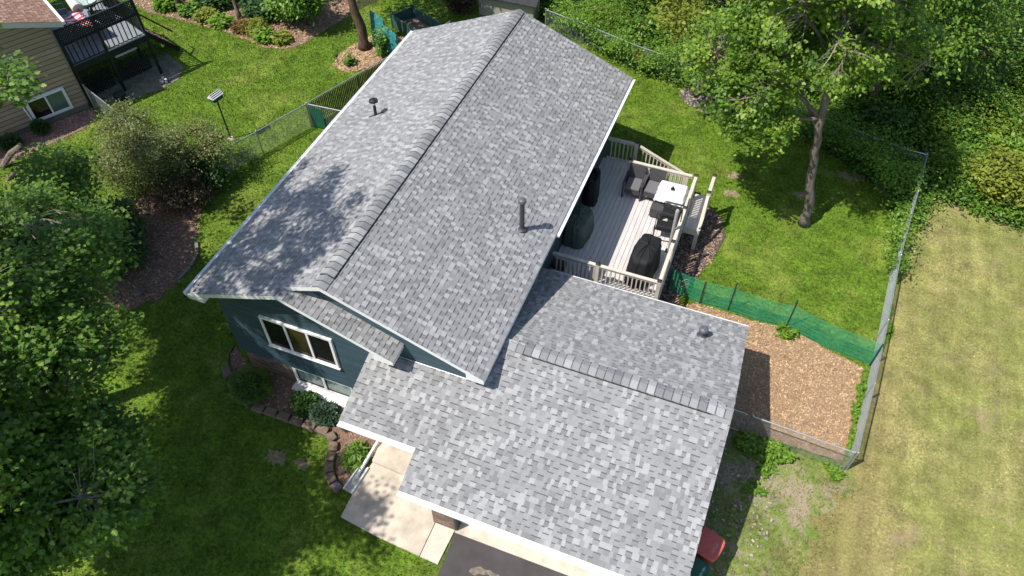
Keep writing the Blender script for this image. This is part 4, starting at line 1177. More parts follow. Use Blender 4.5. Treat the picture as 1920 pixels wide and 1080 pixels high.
def lump(x, y): return .5+.5*np.sin(x*1.9+np.sin(y*1.3)*1.5)*np.cos(y*1.7+np.sin(x*.9))
shrub_mass('undergrowth', WOODS, lambda x, y: .3+np.minimum(2.0, edge_d(x, y)*.36)*(.25+1.05*lump(x, y)), 60, .115, LF_W, 141, clump=.24)
shrub_mass('vines', [(-1,21.0),(2.7,19.4),(5,18.75),(6.9,18.3),(11.3,16.9),(13.4,15.9),(13.85,14.6),(13.75,10.4),(13.35,10.4),(13.3,13.4),(11.2,15.9),(8.8,16.9),(5,18.1),(2.6,18.5),(-1,20.1)], lambda x, y: .5+.75*lump(x*1.5, y*1.5)+.5*np.clip((x-6.3)/1.5, 0, 1)*(y > 14)+.2*(y > 18), 52, .10, LF_G, 142, clump=.18)
# bright bushes in front of the wood, each a bush of its own
bb = [((15.2,16.3),.8,LF_G,'bright green bush at the wood edge beyond the fence corner'),((16.6,15.9),1.0,LF_Y,'yellow-green bush on the sunny wood edge right of the fence corner'),((18.0,15.6),1.1,LF_G,'large bright bush on the wood edge at the right side'),
      ((17.2,17.6),1.1,LF_G,'tall green bush behind the sunny wood-edge bushes'),((14.6,18.0),.9,LF_W,'dim green bush in the shade behind the maple'),((12.6,17.7),.8,LF_D,'dark bush in the maple shadow just behind the back fence'),
      ((1.0,20.9),.9,LF_G,'bright bush behind the fence past the roof ridge'),((2.6,20.6),.7,LF_W,'mid green bush behind the fence left of its red bucket')]
for i, ((x, y), s_, lm, lb) in enumerate(bb):
    tree('bush', lb, 'bush', [(x,y,0),(x,y,.4),(x,y,.8*s_)], .04, [((x,y,.9*s_),(1.0*s_,.9*s_,.75*s_)), ((x+.6*s_,y-.3,.6*s_),(.6*s_,.6*s_,.5*s_))], 120, 45, .15, lm, 150+i, 'oval' if i % 2 else 'lance', clr=.2, bark=BARKD, fork=.2, group='bushes along the wood edge')
# feathery tall weeds in the sun
def weeds(name, label, c, rx, ry, h, n, lm, seed, size=.16, kind='lance'):
    r_ = np.random.default_rng(seed); P = []
    O = []
    for _ in range(n):
        a = r_.uniform(0, 6.28); q = math.sqrt(r_.uniform(0, 1)); b0 = np.array([c[0]+rx*q*math.cos(a), c[1]+ry*q*math.sin(a), 0]); hh = h*r_.uniform(.55, 1.1)*(1-.35*q*q)
        ln = r_.normal(0, .18, 2)*hh
        for k in range(7):
            f = (k+1)/7; P.append(b0+np.array([ln[0]*f, ln[1]*f, hh*f])); O.append([0, 0, .5])
    P = np.array(P)+r_.normal(0, .015, (len(P), 3))
    V = leaf_array(P, np.array(O), kind, size, r_, .3, 1.0)
    t = thing(name, label, 'plant', (c[0], c[1], 0))
    np_mesh('leaves', V, len(TM[kind]), np.clip(r_.normal(.5, .25, len(P)), 0, 1), lm, t)
    return t
weeds('weed_clump', 'bushy green weed clump in the sun before the short fence', (10.75,3.05), .75, .3, .42, 150, LF_G, 171, .11, 'oval')
weeds('weed_clump', 'small green weed at the foot of the fence corner post', (12.55,3.05), .2, .14, .25, 26, LF_G, 172, .1, 'oval')
weeds('weed_clump', 'leafy weed growing through the middle of the green net fence', (10.75,7.2), .35, .22, .35, 40, LF_G, 173, .1, 'oval')
weeds('weed_clump', 'small weed beside the fence in the weedy strip, below the bushy clump', (10.7,1.9), .3, .2, .2, 30, LF_G, 174, .1, 'oval')
weeds('weed_clump', 'second small weed in the strip just right of the garage shadow', (10.9,2.5), .25, .2, .2, 26, LF_G, 175, .1, 'oval')
for k, (x, y) in enumerate(((12.95,4.3),(12.9,5.1),(13.0,5.9))):
    weeds('weed_tuft', ['weed tuft inside the long fence nearest its corner','weed tuft inside the long fence, middle of three','weed tuft inside the long fence nearest the green net'][k], (x,y), .1, .3, .25, 22, LF_G, 176+k, .09, 'oval')
weeds('tall_weeds', 'feathery tall weeds in the wood right of the maple', (16.4,18.6), 2.2, 1.2, 2.0, 260, LF_Y, 181, .2)
weeds('tall_weeds', 'dark feathery weeds in the shade behind the slender maple', (13.6,19.4), 2.0, 1.2, 1.6, 200, LF_W, 182, .2)
weeds('tall_weeds', 'pale flowering weeds at the right edge by the bushes', (19.2,16.9), 1.3, 1.0, 1.7, 160, LF_Y, 183, .18)

# front bed plants
def ball_bush(label, c, rx, ry, rz_, n, size, lm, seed, kind='oval', name='bush'):
    r_ = np.random.default_rng(seed); t = thing(name, label, 'bush', (c[0], c[1], 0))
    d = r_.normal(0, 1, (n, 3)); d[:, 2] = np.abs(d[:, 2])*1.0-.25; d /= np.linalg.norm(d, axis=1)[:, None]
    lumpy = 1+.10*np.sin(d[:, 0]*7+1)*np.cos(d[:, 1]*6)+.06*np.sin(d[:, 2]*11)
    q = r_.uniform(.75, 1.03, n)*lumpy
    P = np.array([c[0], c[1], rz_*.75])+d*np.array([rx, ry, rz_])*q[:, None]; P[:, 2] = np.maximum(P[:, 2], .03)
    V = leaf_array(P, d, kind, size, r_, .1, .5)
    np_mesh('leaves', V, len(TM[kind]), np.clip(.5+.28*np.sin(d[:, 0]*9)*np.sin(d[:, 1]*8+1)+r_.normal(0, .2, n), 0, 1), lm, t)
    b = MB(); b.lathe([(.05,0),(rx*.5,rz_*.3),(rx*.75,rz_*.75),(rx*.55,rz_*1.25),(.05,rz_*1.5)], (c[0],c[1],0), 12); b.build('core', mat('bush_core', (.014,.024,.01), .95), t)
    return t
ball_bush('round clipped evergreen bush in the front bed below the brick wall', (-2.9,-.3), .60, .52, .48, 5200, .06, LF_W, 191, 'lance')
ball_bush('low dark green leafy shrub in the front bed, middle of the bed', (-1.25,-.18), .38, .32, .28, 1500, .085, LF_D, 192)
ball_bush('low grey-green shrub beside it in the front bed nearer the ledge', (-.62,-.25), .42, .30, .25, 1500, .08, leaf_mat('blue_green_leaves', (.02,.05,.03), (.09,.15,.09)), 193)
ball_bush('small green shrub in the front bed against the roof corner', (0.1,-.22), .26, .22, .2, 800, .075, LF_D, 194)
weeds('daylily', 'arching green daylily clump inside the curved block edging', (.78,-1.05), .26, .3, .34, 130, LF_G, 195, .2)
# edging blocks
blk = None
path = [(-4.2,.2),(-3.75,-.22),(-3.2,-.52),(-2.65,-.72),(-2.25,-.70),(-1.85,-.68),(-1.45,-.68),(-1.05,-.67),(-.65,-.67),(-.25,-.68),(.02,-.85),(.13,-1.14),(.2,-1.42),(.36,-1.70),(.60,-1.92),(.86,-2.02)]
for i in range(len(path)-1):
    a, e = Vector(path[i]+(0,)), Vector(path[i+1]+(0,)); D = e-a; ln = min(D.length, .44)
    c = (a+e)/2; rz = math.atan2(D.y, D.x)
    lb = 'tan concrete edging block bordering the front planting bed'
    if i == 0:
        b = MB(); b.prism([(-.17,-.105),(.17,-.105),(.14,.105),(-.14,.105)], 0, .14); blk = b.build('edging_block', EDGE)
        mm = blk.modifiers.new('b', 'BEVEL'); mm.width = .015; o = blk
    else:
        o = blk.copy(); C.objects.link(o)
    o.location = (c.x, c.y, .012+.008*random.random()); o.rotation_euler = (0, 0, rz+random.uniform(-.05,.05)); o.scale = (ln/.36, 1.1, 1)
    tag(o, lb, 'edging block', 'edging blocks round the front bed')
b = MB(); b.prism([(.66,-1.99),(.74,-1.98),(.74,-1.90),(.67,-1.91)], .155, .17); o = b.build('stone_marker', mat('violet_mark', (.12,.10,.5), .4)); tag(o, 'small violet marker on the last edging block', 'marker')
# black bed edging on the left
b = MB(); b.tube([(-4.35,.9,.03),(-4.3,.55,.04),(-4.1,.25,.03)], .02, 6); o = b.build('bed_edging', DARKB); tag(o, 'thin black edging strip at the left end of the front bed', 'edging')
pth = [(-8.0,4.0),(-7.66,3.6),(-7.48,3.0),(-7.5,2.4)]
for i in range(3):
    a, e = Vector(pth[i]+(0,)), Vector(pth[i+1]+(0,)); c = (a+e)/2; D = e-a
    b = MB(); b.obox(c+Vector((0,0,.04)), (D.length*.46,.05,.05), Matrix.Rotation(math.atan2(D.y, D.x), 3, 'Z')); o = b.build('edging_stone', mat('grey_edging', (.2,.18,.15), .9, .2)); tag(o, ['weathered edging stone at the back end of the left mulch bed','weathered edging stone in the middle of the left bed curve','weathered edging stone at the front end of the left bed curve'][i], 'edging stone', 'edging stones of the left bed')
b = MB(); b.lathe([(.16,0),(.2,.05),(.15,.12),(.05,.15)], (-8.35,1.55,.01), 9); o = b.build('rock', mat('grey_rock', (.16,.13,.115), .9, .3, 8)); tag(o, 'grey rock lying on the left mulch bed near the grass', 'rock')

# ------------------------------------------------------------------ neighbour
ND = Vector((.475, .88, 0)).normalized(); NO = Vector((ND.y, -ND.x, 0))
nc = Vector((-16.45, 8.6, 0))
nh = thing('neighbour_house', 'taupe sided house with brown shingle roof at the upper left', 'house', tuple(nc))
WN = 9.0; HN = 3.8; PN = .36
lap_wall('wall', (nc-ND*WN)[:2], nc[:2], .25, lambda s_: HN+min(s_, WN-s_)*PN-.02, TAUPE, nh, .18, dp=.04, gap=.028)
back = -NO
e0 = nc; e1 = nc+back*9
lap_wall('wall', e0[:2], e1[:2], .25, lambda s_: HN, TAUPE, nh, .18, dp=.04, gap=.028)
b = MB()
for (a, e) in ((nc-ND*WN, nc), (e0, e1)):
    D = (e-a).normalized(); O = Vector((D.y, -D.x, 0)); b.poly([a+O*.004, e+O*.004, e+O*.004+Vector((0,0,.26)), a+O*.004+Vector((0,0,.26))])
b.build('foundation', mat('foundation_grey', (.2,.185,.17), .9), nh)
b = MB(); b.beam(nc+NO*.02+ND*.01+Vector((0,0,.25)), nc+NO*.02+ND*.01+Vector((0,0,HN)), .09, .05, side=ND); b.build('corner_board', mat('corner_taupe', (.27,.21,.165), .6), nh)
# roof: eave line along NO direction at the corner side, ridge parallel
rd = MB(); ov = .45
eL = nc+ND*ov+NO*.25; eR = eL+back*10
rL = nc-ND*(WN/2)+NO*.25; rR = rL+back*10
ze = HN-ov*PN; zr = HN+WN/2*PN
fL = nc-ND*(WN+ov)+NO*.25; fR = fL+back*10
rd.slab([Vector((*eL[:2],ze)), Vector((*eR[:2],ze)), Vector((*rR[:2],zr)), Vector((*rL[:2],zr))], .2)
rd.slab([Vector((*rL[:2],zr)), Vector((*rR[:2],zr)), Vector((*fR[:2],ze)), Vector((*fL[:2],ze))], .2)
rd.build('eave_trim', mat('cream_trim', (.62,.60,.56), .5, .04), nh)
sdir = (Vector((*rL[:2],zr))-Vector((*eL[:2],ze))); sln = sdir.length
b = MB(); n_ = back.cross(sdir.normalized()).normalized(); n_ = n_ if n_.z > 0 else -n_
shingles(b, Vector((*eL[:2],ze+.01)), back, sdir.normalized(), n_, int(sln/.143), lambda r_: (0, 7.0, sln), 71)
b.build('roof', BRN_SH, nh, tint=True)
b = MB(); b.beam(Vector((*eL[:2],ze-.06))+ND*.06, Vector((*eR[:2],ze-.06))+ND*.06, .11, .12); b.build('gutter', W_, nh)
def nwin(c, wd, z0, z1):
    X = ND; O = NO
    def bx(b_, a, e, o0, o1, za, zb2): 
        p_ = c+X*((a+e)/2)+O*((o0+o1)/2)+Vector((0,0,(za+zb2)/2)); b_.obox(p_, ((e-a)/2,(o1-o0)/2,(zb2-za)/2), Matrix((X,O,Vector((0,0,1)))).transposed())
    b_ = MB(); f = .1
    bx(b_, -wd/2, wd/2, .02, .10, z0, z0+f); bx(b_, -wd/2, wd/2, .02, .10, z1-f, z1); bx(b_, -wd/2, -wd/2+f, .02, .098, z0+f, z1-f); bx(b_, wd/2-f, wd/2, .02, .098, z0+f, z1-f); bx(b_, -.03, .03, .02, .09, z0+f, z1-f)
    w_ = b_.build('window', W_, nh)
    b_ = MB(); bx(b_, -wd/2+f, -.03, .03, .06, z0+f, z1-f); b_.build('pane', G_D, w_)
    b_ = MB(); bx(b_, .03, wd/2-f, .03, .06, z0+f, z1-f); b_.build('pane', G_G, w_)
nwin(nc-ND*1.25, 1.45, .3, 1.25)
for s_, z in ((2.75,1.5),(2.05,3.05)):
    c = nc-ND*s_+NO*.06+Vector((0,0,z)); b = MB(); b.obox(c, (.1,.06,.09), Matrix((ND,NO,Vector((0,0,1)))).transposed()); b.build('wall_vent', TAUPE, nh, tint=True)
b = MB(); b.tube([nc-ND*2.15+NO*.05+Vector((0,0,1.5)), nc-ND*2.1+NO*.06+Vector((0,0,1.35)), nc-ND*2.02+NO*.06+Vector((0,0,.3))], .03, 6); b.build('wall_pipe', W_, nh)
ball_bush('small dark shrub under the taupe house window', tuple((nc-ND*1.95+NO*.4)[:2]), .3, .26, .3, 700, .09, LF_D, 201)
ball_bush('low shrub on the red gravel farther from the window', tuple((nc-ND*3.1+NO*.55)[:2]), .4, .33, .28, 800, .09, LF_D, 202)
b = MB(); b.tube([(-16.9,4.6,.05),(-16.55,4.95,.5),(-16.2,5.25,.75)], [.1,.12,.09], 8); b.tube([(-16.2,4.1,.02),(-16.0,4.75,.28)], [.08,.06], 7)
o = b.build('weathered_post', BARK); tag(o, 'weathered leaning wooden post at the left edge', 'post')

# neighbour deck
nd = thing('neighbour_deck', 'dark lattice-screened raised deck behind the taupe house', 'deck', tuple(nc))
A0 = nc+ND*.10+NO*.0; B0 = Vector((-15.28,11.52,0)); FD = (B0-A0).normalized(); FO = Vector((FD.y,-FD.x,0)); FL = (B0-A0).length
NZ, NT = 1.8, 3.25
DKM = mat('black_stain', (.016,.019,.022), .55, .25, 5, spec=.3); DKF = mat('grey_deck_floor', (.23,.25,.26), .6, .1, 4)
def fp(s_, o_, z): return A0+FD*s_+FO*o_+Vector((0,0,z))
b = MB()
for k in range(27): b.beam(fp(0,-.08-k*.145,NZ-.015), fp(FL,-.08-k*.145,NZ-.015), .138, .03)
b.build('floor', DKF, nd)
b = MB(); b.beam(fp(0,.02,NZ-.13), fp(FL,.02,NZ-.13), .05, .24); b.beam(fp(FL,0,NZ-.13), fp(FL,-3.2,NZ-.13), .05, .24); b.build('rim_joist', DKM, nd)
b = MB(); b.beam(fp(1.45,.06,NZ+.05), fp(FL-.05,.06,NZ+.05), .05, .06); b.build('pale_edge_board', mat('pale_board', (.42,.43,.45), .6), nd)
b = MB(); b.beam(fp(1.6,.08,NZ-.3), fp(2.5,.08,NZ-.3), .04, .06); b.build('pale_edge_board', MATS['pale_board'], nd)
for s_ in (.03, 1.42, FL):
    b = MB(); b.beam(fp(s_,0,0), fp(s_,0,NT+.05), .10, .10, side=FD); b.build('post', DKM, nd)
for s_, o_ in ((FL,-1.6),(FL,-3.2)):
    b = MB(); b.beam(fp(s_,o_,0), fp(s_,o_,NT-.5), .10, .10, side=FD); b.build('post', DKM, nd)
for (sa, se) in ((.08,1.36),(1.48,FL-.06)):
    b = MB()
    def lat(b_, sa_, se_, za, zb_, pitch, w_, o0):
        hh = zb_-za; ln = se_-sa_
        for sg, oo in ((1, 0), (-1, .012)):
            for i in range(-int(hh/pitch)-1, int(ln/pitch)+1):
                s0, s1, z0, z1 = i*pitch, i*pitch+hh, za, zb_
                if s0 < 0: z0 -= s0; s0 = 0
                if s1 > ln: z1 -= s1-ln; s1 = ln
                if s1-s0 < .02: continue
                if sg < 0: z0, z1 = za+zb_-z0, za+zb_-z1
                b_.beam(fp(sa_+s0,o0+oo,z0), fp(sa_+s1,o0+oo,z1), .01, w_)
    lat(b, sa, se, NZ+.95, NT, .11, .042, 0)
    b.beam(fp(sa,0,NT+.02), fp(se,0,NT+.02), .08, .05); b.beam(fp(sa,0,NZ+.92), fp(se,0,NZ+.92), .06, .06)
    b.build('lattice_panel', DKM, nd)
    b = MB(); lat(b, sa, se, .08, .95, .14, .045, -.55); b.build('skirt_lattice', DKM, nd)
    rb = MB(); rb.beam(fp(sa,.03,NZ+.88), fp(se,.03,NZ+.88), .04, .04); r__ = rb.build('railing', DKM, nd)
    rb = MB(); rb.beam(fp(sa,.03,NZ+.08), fp(se,.03,NZ+.08), .04, .04); rb.build('bottom_rail', DKM, r__)
    for k in range(int((se-sa)/.19)):
        q = MB(); s_ = sa+.1+k*.19; q.beam(fp(s_,.03,NZ+.1), fp(s_,.03,NZ+.86), .035, .035, side=FD); q.build('baluster', DKM, r__)
b = MB(); b.beam(fp(FL,-.06,NZ+.88), fp(FL,-3.2,NZ+.88), .06, .05)
for k in range(20): b.beam(fp(FL,-.15-k*.15,NZ), fp(FL,-.15-k*.15,NZ+.87), .035, .035, side=FD)
b.build('railing', DKM, nd)
b = MB(); b.beam(fp(FL-1.1,-1.9,NZ+.88), fp(FL,-1.9,NZ+.88), .06, .05)
for k in range(8): b.beam(fp(FL-1.05+k*.13,-1.9,NZ), fp(FL-1.05+k*.13,-1.9,NZ+.87), .03, .03, side=FD)
b.build('railing', DKM, nd)
# dark steps and odd shapes below
b = MB()
for k in range(6): b.beam(fp(FL+.15+k*.2,-.9,NZ-.25-k*.24), fp(FL+.15+k*.2,-1.9,NZ-.25-k*.24), .24, .04)
b.build('stair_treads', mat('brown_treads', (.15,.10,.07), .7), nd)
b = MB(); b.beam(fp(FL,-.88,NZ-.1), fp(FL+1.4,-.88,.1), .04, .2); b.beam(fp(FL,-1.92,NZ-.1), fp(FL+1.4,-1.92,.1), .04, .2); b.beam(fp(FL,-.88,NZ+.8), fp(FL+1.4,-.88,.95), .05, .06); b.build('stair_rail', DKM, nd)
sheet('paver_path', [tuple((fp(.3,.1,0))[:2]), tuple(fp(.9,.9,0)[:2]), tuple(fp(1.7,.75,0)[:2]), tuple(fp(2.4,1.0,0)[:2]), tuple(fp(3.3,.9,0)[:2]), tuple(fp(3.9,.3,0)[:2]), tuple(fp(4.0,-1.2,0)[:2]), tuple(fp(.3,-1.2,0)[:2])], .016, mat('grey_pavers', (.20,.18,.155), .9, .25, 3, .6, 30))
b = MB(); b.lathe([(.12,.0),(.2,.02),(.24,.3),(.24,.34),(.2,.4),(.05,.46)], fp(1.0,.5,0), 14); o = b.build('kettle_barbecue', mat('kettle_black', (.02,.028,.03), .35)); tag(o, 'round dark kettle barbecue in the deck shadow by the lattice', 'barbecue')
b = MB(); r_ = random.Random(4)
for k in range(7): 
    c = fp(2.75+r_.uniform(-.1,.1),.72+r_.uniform(-.12,.12),.03+.03*k); b.obox(c, (.05,.04,.04), Matrix.Rotation(r_.uniform(0,3), 3, 'Z'))
o = b.build('garden_ornament', mat('pale_stone', (.5,.5,.48), .8, .3)); tag(o, 'pale garden ornament beside the dark deck post', 'ornament')
# things on the neighbour deck
fl_ = thing('flag', 'stars and stripes flag cloth draped over the neighbouring deck furniture', 'flag', tuple(fp(1.4,-1.7,NZ)))
REDF = mat('flag_red', (.52,.07,.09), .7, .05); WHF = mat('flag_white', (.78,.76,.75), .8, .03); BLF = mat('flag_blue', (.045,.055,.16), .7, .05)
def flagp(a, c_):   # a along, c_ across 0..1
    z = NZ+.75-.55*max(0, a-.75)*2.2-.5*max(0, .12-a)*3+.05*math.sin(a*9+c_*3)-.25*max(0, c_-.8)*2
    return fp(.85+1.15*a, -1.05-1.35*c_+.25*a, z)
NS = 9
b = MB(); mi = []
for k in range(NS):
    for i in range(24):
        a0, a1 = i/24, (i+1)/24; c0, c1 = k/NS, (k+1)/NS
        b.poly([flagp(a0,c0), flagp(a1,c0), flagp(a1,c1), flagp(a0,c1)])
        mi.append(2 if a0 >= .62 and 1 <= k < 6 else k % 2)
fc = b.build('cloth', REDF, fl_); fc.data.materials.append(WHF); fc.data.materials.append(BLF)
fc.data.polygons.foreach_set('material_index', mi)
b = MB()
for i in range(5):
    for j in range(4):
        c = flagp(.66+i*.075, .16+j*.13)+Vector((0,0,.006)); pts = []
        for k in range(10):
            q_ = .032 if k % 2 == 0 else .013; an = k*math.pi/5; pts.append(c+FD*(q_*math.cos(an))+FO*(q_*math.sin(an)))
        b.poly(pts)
b.build('stars', WHF, fl_)
um = thing('closed_umbrella', 'closed pale patio umbrella leaning on the neighbouring deck', 'umbrella', tuple(fp(1.78,-2.8,NZ)))
b = MB(); b.tube([fp(1.75,-2.3,NZ+.75), fp(1.78,-2.8,NZ+.85), fp(1.8,-3.6,NZ+1.0)], [.22,.17,.05], 12); b.build('canopy', mat('pale_canvas', (.62,.60,.56), .8, .1), um)
b = MB(); b.tube([fp(1.70,-2.1,NZ+.70), fp(1.75,-2.35,NZ+.76)], .025, 8); b.build('pole', METD, um)
def wirechair(c, rz, label):
    t = thing('metal_chair', label, 'chair', tuple(c), rz, 'metal chairs on the neighbouring deck')
    for s_ in (-1, 1):
        b = MB(); b.tube([(s_*.25,-.25,0),(s_*.25,-.27,.6),(s_*.25,.1,.64),(s_*.25,.25,.95)], .016, 6); b.tube([(s_*.25,.25,0),(s_*.25,.2,.42)], .016, 6); b.build('side_frame', GALV, t, local=True)
    b = MB(); b.tube([(-.25,.25,.95),(.25,.25,.95)], .016, 6); b.build('top_bar', GALV, t, local=True)
    b = MB(); b.box((-.24,-.25,.40), (.24,.22,.425)); b.build('seat', METD, t, local=True)
    return t
c1 = wirechair(fp(1.3,-3.3,NZ), R(150), 'metal-framed chair beside the umbrella close to the taupe house')
dup(c1, tuple(fp(2.35,-2.1,NZ)), R(40), 'metal-framed chair at the open end of the dark deck')
pt = thing('planter', 'pale green round bowl on a stand on the neighbouring deck', 'planter', tuple(fp(2.3,-2.75,NZ)))
b = MB(); b.lathe([(.12,.4),(.3,.5),(.42,.72),(.44,.75),(.38,.74),(.1,.6)], (0,0,0), 18); b.build('bowl', mat('celadon', (.42,.52,.47), .4), pt, local=True, smooth=True)
b = MB(); b.lathe([(.2,0),(.06,.1),(.08,.4)], (0,0,0), 12); b.build('stand', METD, pt, local=True)

# birdhouse
bh = thing('birdhouse', 'green birdhouse with striped white roof on a tall black pole', 'birdhouse', (-10.12,8.98,0), R(80))
b = MB(); b.tube([(0,0,0),(0,0,1.78)], .03, 8); b.build('pole', DARKB, bh, local=True)
b = MB(); b.box((-.21,-.12,1.78), (.21,.12,1.97)); b.build('body', mat('birdhouse_green', (.02,.07,.05), .5), bh, local=True)
b = MB(); b.add([(-.25,-.15,1.95),(.25,-.15,1.95),(.25,0,2.1),(-.25,0,2.1),(.25,.15,1.95),(-.25,.15,1.95),(-.25,-.15,1.93),(.25,-.15,1.93),(.25,.15,1.93),(-.25,.15,1.93)], [(0,1,2,3),(3,2,4,5),(0,3,5,9,6),(1,7,8,4,2),(0,6,7,1),(4,8,9,5)]); rf = b.build('roof', W_, bh, local=True)
b = MB()
for yy in (-.115,-.07,-.025): b.add([(-.252,yy-.01,2.1+yy-.006),(.252,yy-.01,2.1+yy-.006),(.252,yy+.01,2.1+yy+.014),(-.252,yy+.01,2.1+yy+.014)], [(0,1,2,3)])
b.build('roof_stripes', mat('stripe_brown', (.10,.05,.04), .6), rf, local=True)
b = MB(); b.lathe([(.14,0),(.12,.03),(.05,.04)], (0,0,0), 10); b.build('base', CONC, bh, local=True)

# things past the house at the top
tree('shade_tree', 'brown-barked shade tree in the mulch bed beyond the roof', 'tree', [(-8.31,16.24,0),(-8.45,16.3,1.2),(-8.75,16.3,2.5),(-9.0,16.4,5)], .24, [((-9.0,17.2,6.6),(2.4,2.2,1.6)), ((-8.0,18.0,6.0),(1.6,1.6,1.2))], 120, 50, .18, LF_W, 211, 'oval', clr=.35, bark=BARKD)
tree('garden_tree', 'thin tree at the far left of the garden bed', 'tree', [(-17.6,15.9,0),(-17.7,16,1.6),(-17.9,16.2,4)], .13, [((-17.9,17.0,6.0),(2.0,1.9,1.4))], 70, 50, .18, LF_W, 212, 'oval', clr=.35, bark=BARKD)
tree('garden_tree', 'leaning grey-stemmed tree in the middle of the garden bed', 'tree', [(-14.7,16.3,0),(-14.9,16.4,1.4),(-15.2,16.6,4)], .10, [((-15.0,17.5,5.8),(1.9,1.9,1.4))], 70, 50, .18, LF_W, 213, 'oval', clr=.35)
tree('leafy_shrub', 'large-leaved shrub at the right end of the garden bed', 'shrub', [(-11.6,16.9,0),(-11.6,16.9,.8),(-11.5,16.8,1.6)], .05, [((-11.4,16.7,1.5),(.9,.8,.7)), ((-12.3,17.0,1.0),(.9,.8,.7))], 110, 50, .16, LF_W, 214, 'oval', clr=.2, bark=BARKD, fork=.2)
gp_ = [(-18.4,15.9,.55,.5,LF_G,'oval','bright green hosta clump at the left end of the garden bed'),(-17.0,15.9,.5,.4,LF_W,'oval','leafy green clump left of the middle garden tree'),(-16.1,15.75,.45,.35,LF_Y,'oval','pale variegated clump near the lawn edge of the garden bed'),
       (-15.2,15.6,.45,.35,LF_G,'oval','fresh green clump beside the leaning garden tree'),(-14.0,15.5,.4,.42,leaf_mat('rust_leaves',(.09,.06,.02),(.25,.17,.05)),'lance','rusty brown grassy clump in the garden bed'),(-13.3,15.6,.55,.5,LF_Y,'lance','yellow-green fern clump in the garden bed'),
       (-12.7,15.25,.4,.4,LF_G,'oval','green leafy clump right of the fern'),(-12.0,15.4,.38,.3,LF_Y,'oval','golden hosta at the front of the garden bed'),(-13.9,16.9,.9,.8,LF_D,'oval','dark green shrub behind the fern clump'),(-16.5,17.1,1.0,.8,LF_D,'oval','dark leafy shrub at the back of the garden bed'),
       (-12.9,17.9,1.1,.9,LF_D,'oval','shaded dark shrub at the back right of the garden bed'),(-18.8,17.4,1.1,.9,LF_W,'oval','green shrub at the back left of the garden bed')]
for i, (x, y, r0, h, lm, kd, lb) in enumerate(gp_):
    weeds('garden_plant', lb, (x,y), r0, r0*.85, h*1.2, int(150*r0+60), lm, 220+i, .2, kd)
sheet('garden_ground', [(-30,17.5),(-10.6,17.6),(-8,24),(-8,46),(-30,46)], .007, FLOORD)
# green open box on the grass
tl = thing('garden_box', 'green open-topped wooden box with brown floor beyond the roof', 'garden box', (-6.9,18.2,0))
q = [Vector((-7.95,18.15,0)), Vector((-7.4,19.1,0)), Vector((-5.55,18.25,0)), Vector((-6.1,17.3,0))]
GRB = mat('green_boards', (.05,.115,.09), .65, .2, 4)
b = MB()
for i in range(4): b.beam(q[i]+Vector((0,0,.33)), q[(i+1) % 4]+Vector((0,0,.33)), .05, .55)
b.build('side_boards', GRB, tl)
for i in range(4):
    b = MB(); b.beam(q[i], q[i]+Vector((0,0,.68)), .09, .09, side=(1,0,0)); b.build('corner_post', POSTG, tl)
b = MB(); b.poly([v_+Vector((0,0,.12)) for v_ in q][::-1]); b.build('floor', mat('box_floor', (.19,.15,.115), .9, .3, 5), tl)
TEALP = mat('turquoise_paint', (.05,.27,.26), .55, .12)
def lattice(name, label, p, q_, h, lean):
    t = thing(name, label, 'lattice panel', p, 0, 'turquoise lattice panels by the shade tree')
    P0, P1 = Vector(p), Vector(q_); D = P1-P0; ln = D.length; D.normalize(); Ln = Vector(lean); up_ = (Vector((0,0,1))+Ln).normalized()
    b = MB()
    for (a, e) in (((0,0),(0,h)),((ln,0),(ln,h*.9)),((0,0),(ln,0)),((0,h),(ln,h*.9))):
        b.beam(P0+D*a[0]+up_*a[1], P0+D*e[0]+up_*e[1], .05, .05, side=D)
    b.build('frame', TEALP, t)
    b = MB(); pit = .13; N_ = D.cross(up_)
    for sg, oo in ((1, .0), (-1, .012)):
        for i in range(-int(h/pit), int(ln/pit)+1):
            s0, s1, z0, z1 = i*pit, i*pit+h*.95, 0, h*.95
            if s0 < 0: z0 -= s0; s0 = 0
            if s1 > ln: z1 -= s1-ln; s1 = ln
            if s1-s0 < .02: continue
            if sg < 0: z0, z1 = h*.95-z0, h*.95-z1
            b.beam(P0+D*s0+up_*z0+N_*oo, P0+D*s1+up_*z1+N_*oo, .012, .07, side=D)
    b.build('lattice', TEALP, t)
lattice('lattice_panel', 'turquoise lattice panel leaning nearest the shade tree trunk', (-8.15,16.7,0), (-7.45,16.48,0), 1.4, (-.05,.16,0))
lattice('lattice_panel', 'second turquoise lattice panel, half behind a climbing vine', (-7.35,16.2,0), (-6.55,15.9,0), 1.25, (-.03,.1,0))
weeds('climbing_vine', 'green climbing vine growing on the turquoise lattice', (-7.3,15.95), .25, .25, 1.5, 70, LF_W, 241, .13, 'oval')
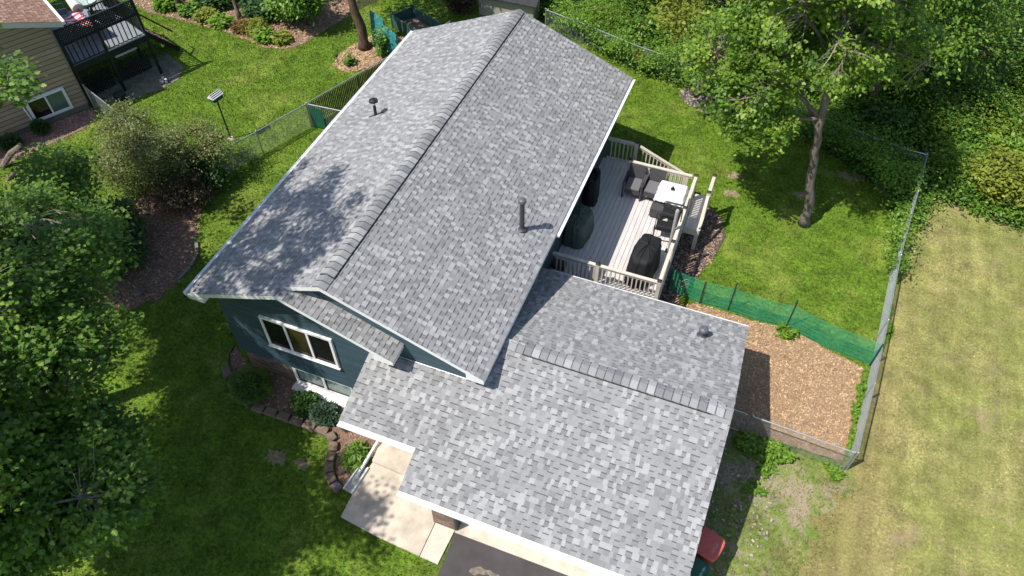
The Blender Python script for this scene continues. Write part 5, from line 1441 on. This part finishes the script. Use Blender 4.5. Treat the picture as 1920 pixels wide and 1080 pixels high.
weeds('garden_plant', 'small green plant in the mulch before the shade tree', (-8.3,14.95), .18, .2, .5, 30, LF_W, 242, .13, 'oval')
for x, y, lb in ((-8.75,14.7,'black stake light at the lawn side of the tree mulch bed'), (-7.75,14.6,'black stake light near the dark slatted fence')):
    t = thing('garden_light', lb, 'garden light', (x,y,0))
    b = MB(); b.tube([(0,0,0),(0,0,.4)], .012, 6); b.build('stake', DARKB, t, local=True)
    b = MB(); b.lathe([(.03,.36),(.06,.46),(.07,.5),(.02,.53)], (0,0,0), 8); b.build('lamp_head', DARKB, t, local=True)
# shed
sh = thing('shed', 'low beige shed with dark roof and gridded side window at the top edge', 'shed', (-3.4,21.4,0))
b = MB(); b.box((-4.8,20.5,0), (-2.2,22.6,1.02)); b.build('wall', mat('beige_wall', (.36,.33,.28), .7, .08), sh)
b = MB(); b.slab([(-5.0,20.3,1.02),(-2.0,20.3,1.02),(-2.0,21.55,1.9),(-5.0,21.55,1.9)], .06); b.slab([(-5.0,21.55,1.9),(-2.0,21.55,1.9),(-2.0,22.8,1.02),(-5.0,22.8,1.02)], .06); b.add([(-2.25,20.5,1.02),(-2.25,22.6,1.02),(-2.25,21.55,1.76)], [(0,1,2)]); b.build('roof', mat('dark_roof', (.035,.036,.04), .8, .2), sh)
b = MB(); b.box((-2.198,21.15,.35), (-2.16,21.95,.95)); wn_ = b.build('window', W_, sh)
for i in range(3):
    for j in range(2):
        b = MB(); b.box((-2.159,21.19+i*.25,.39+j*.27), (-2.15,21.40+i*.25,.62+j*.27)); b.build('pane', G_D, wn_)
tree('plum_shrub', 'dark purple-brown shrub beside the beige shed', 'shrub', [(-5.9,20.6,0),(-5.9,20.6,.5),(-5.9,20.6,.9)], .05, [((-5.8,20.5,.8),(.7,.6,.6))], 70, 45, .12, LF_P, 251, 'oval', clr=.18, bark=BARKD, fork=.2)
b = MB(); b.lathe([(.10,0),(.14,.3),(.15,.31),(.12,.28)], (2.95,18.95,.35), 12); o = b.build('bucket', mat('red_bucket', (.45,.03,.03), .5)); tag(o, 'small red bucket hanging on the back fence vines', 'bucket')
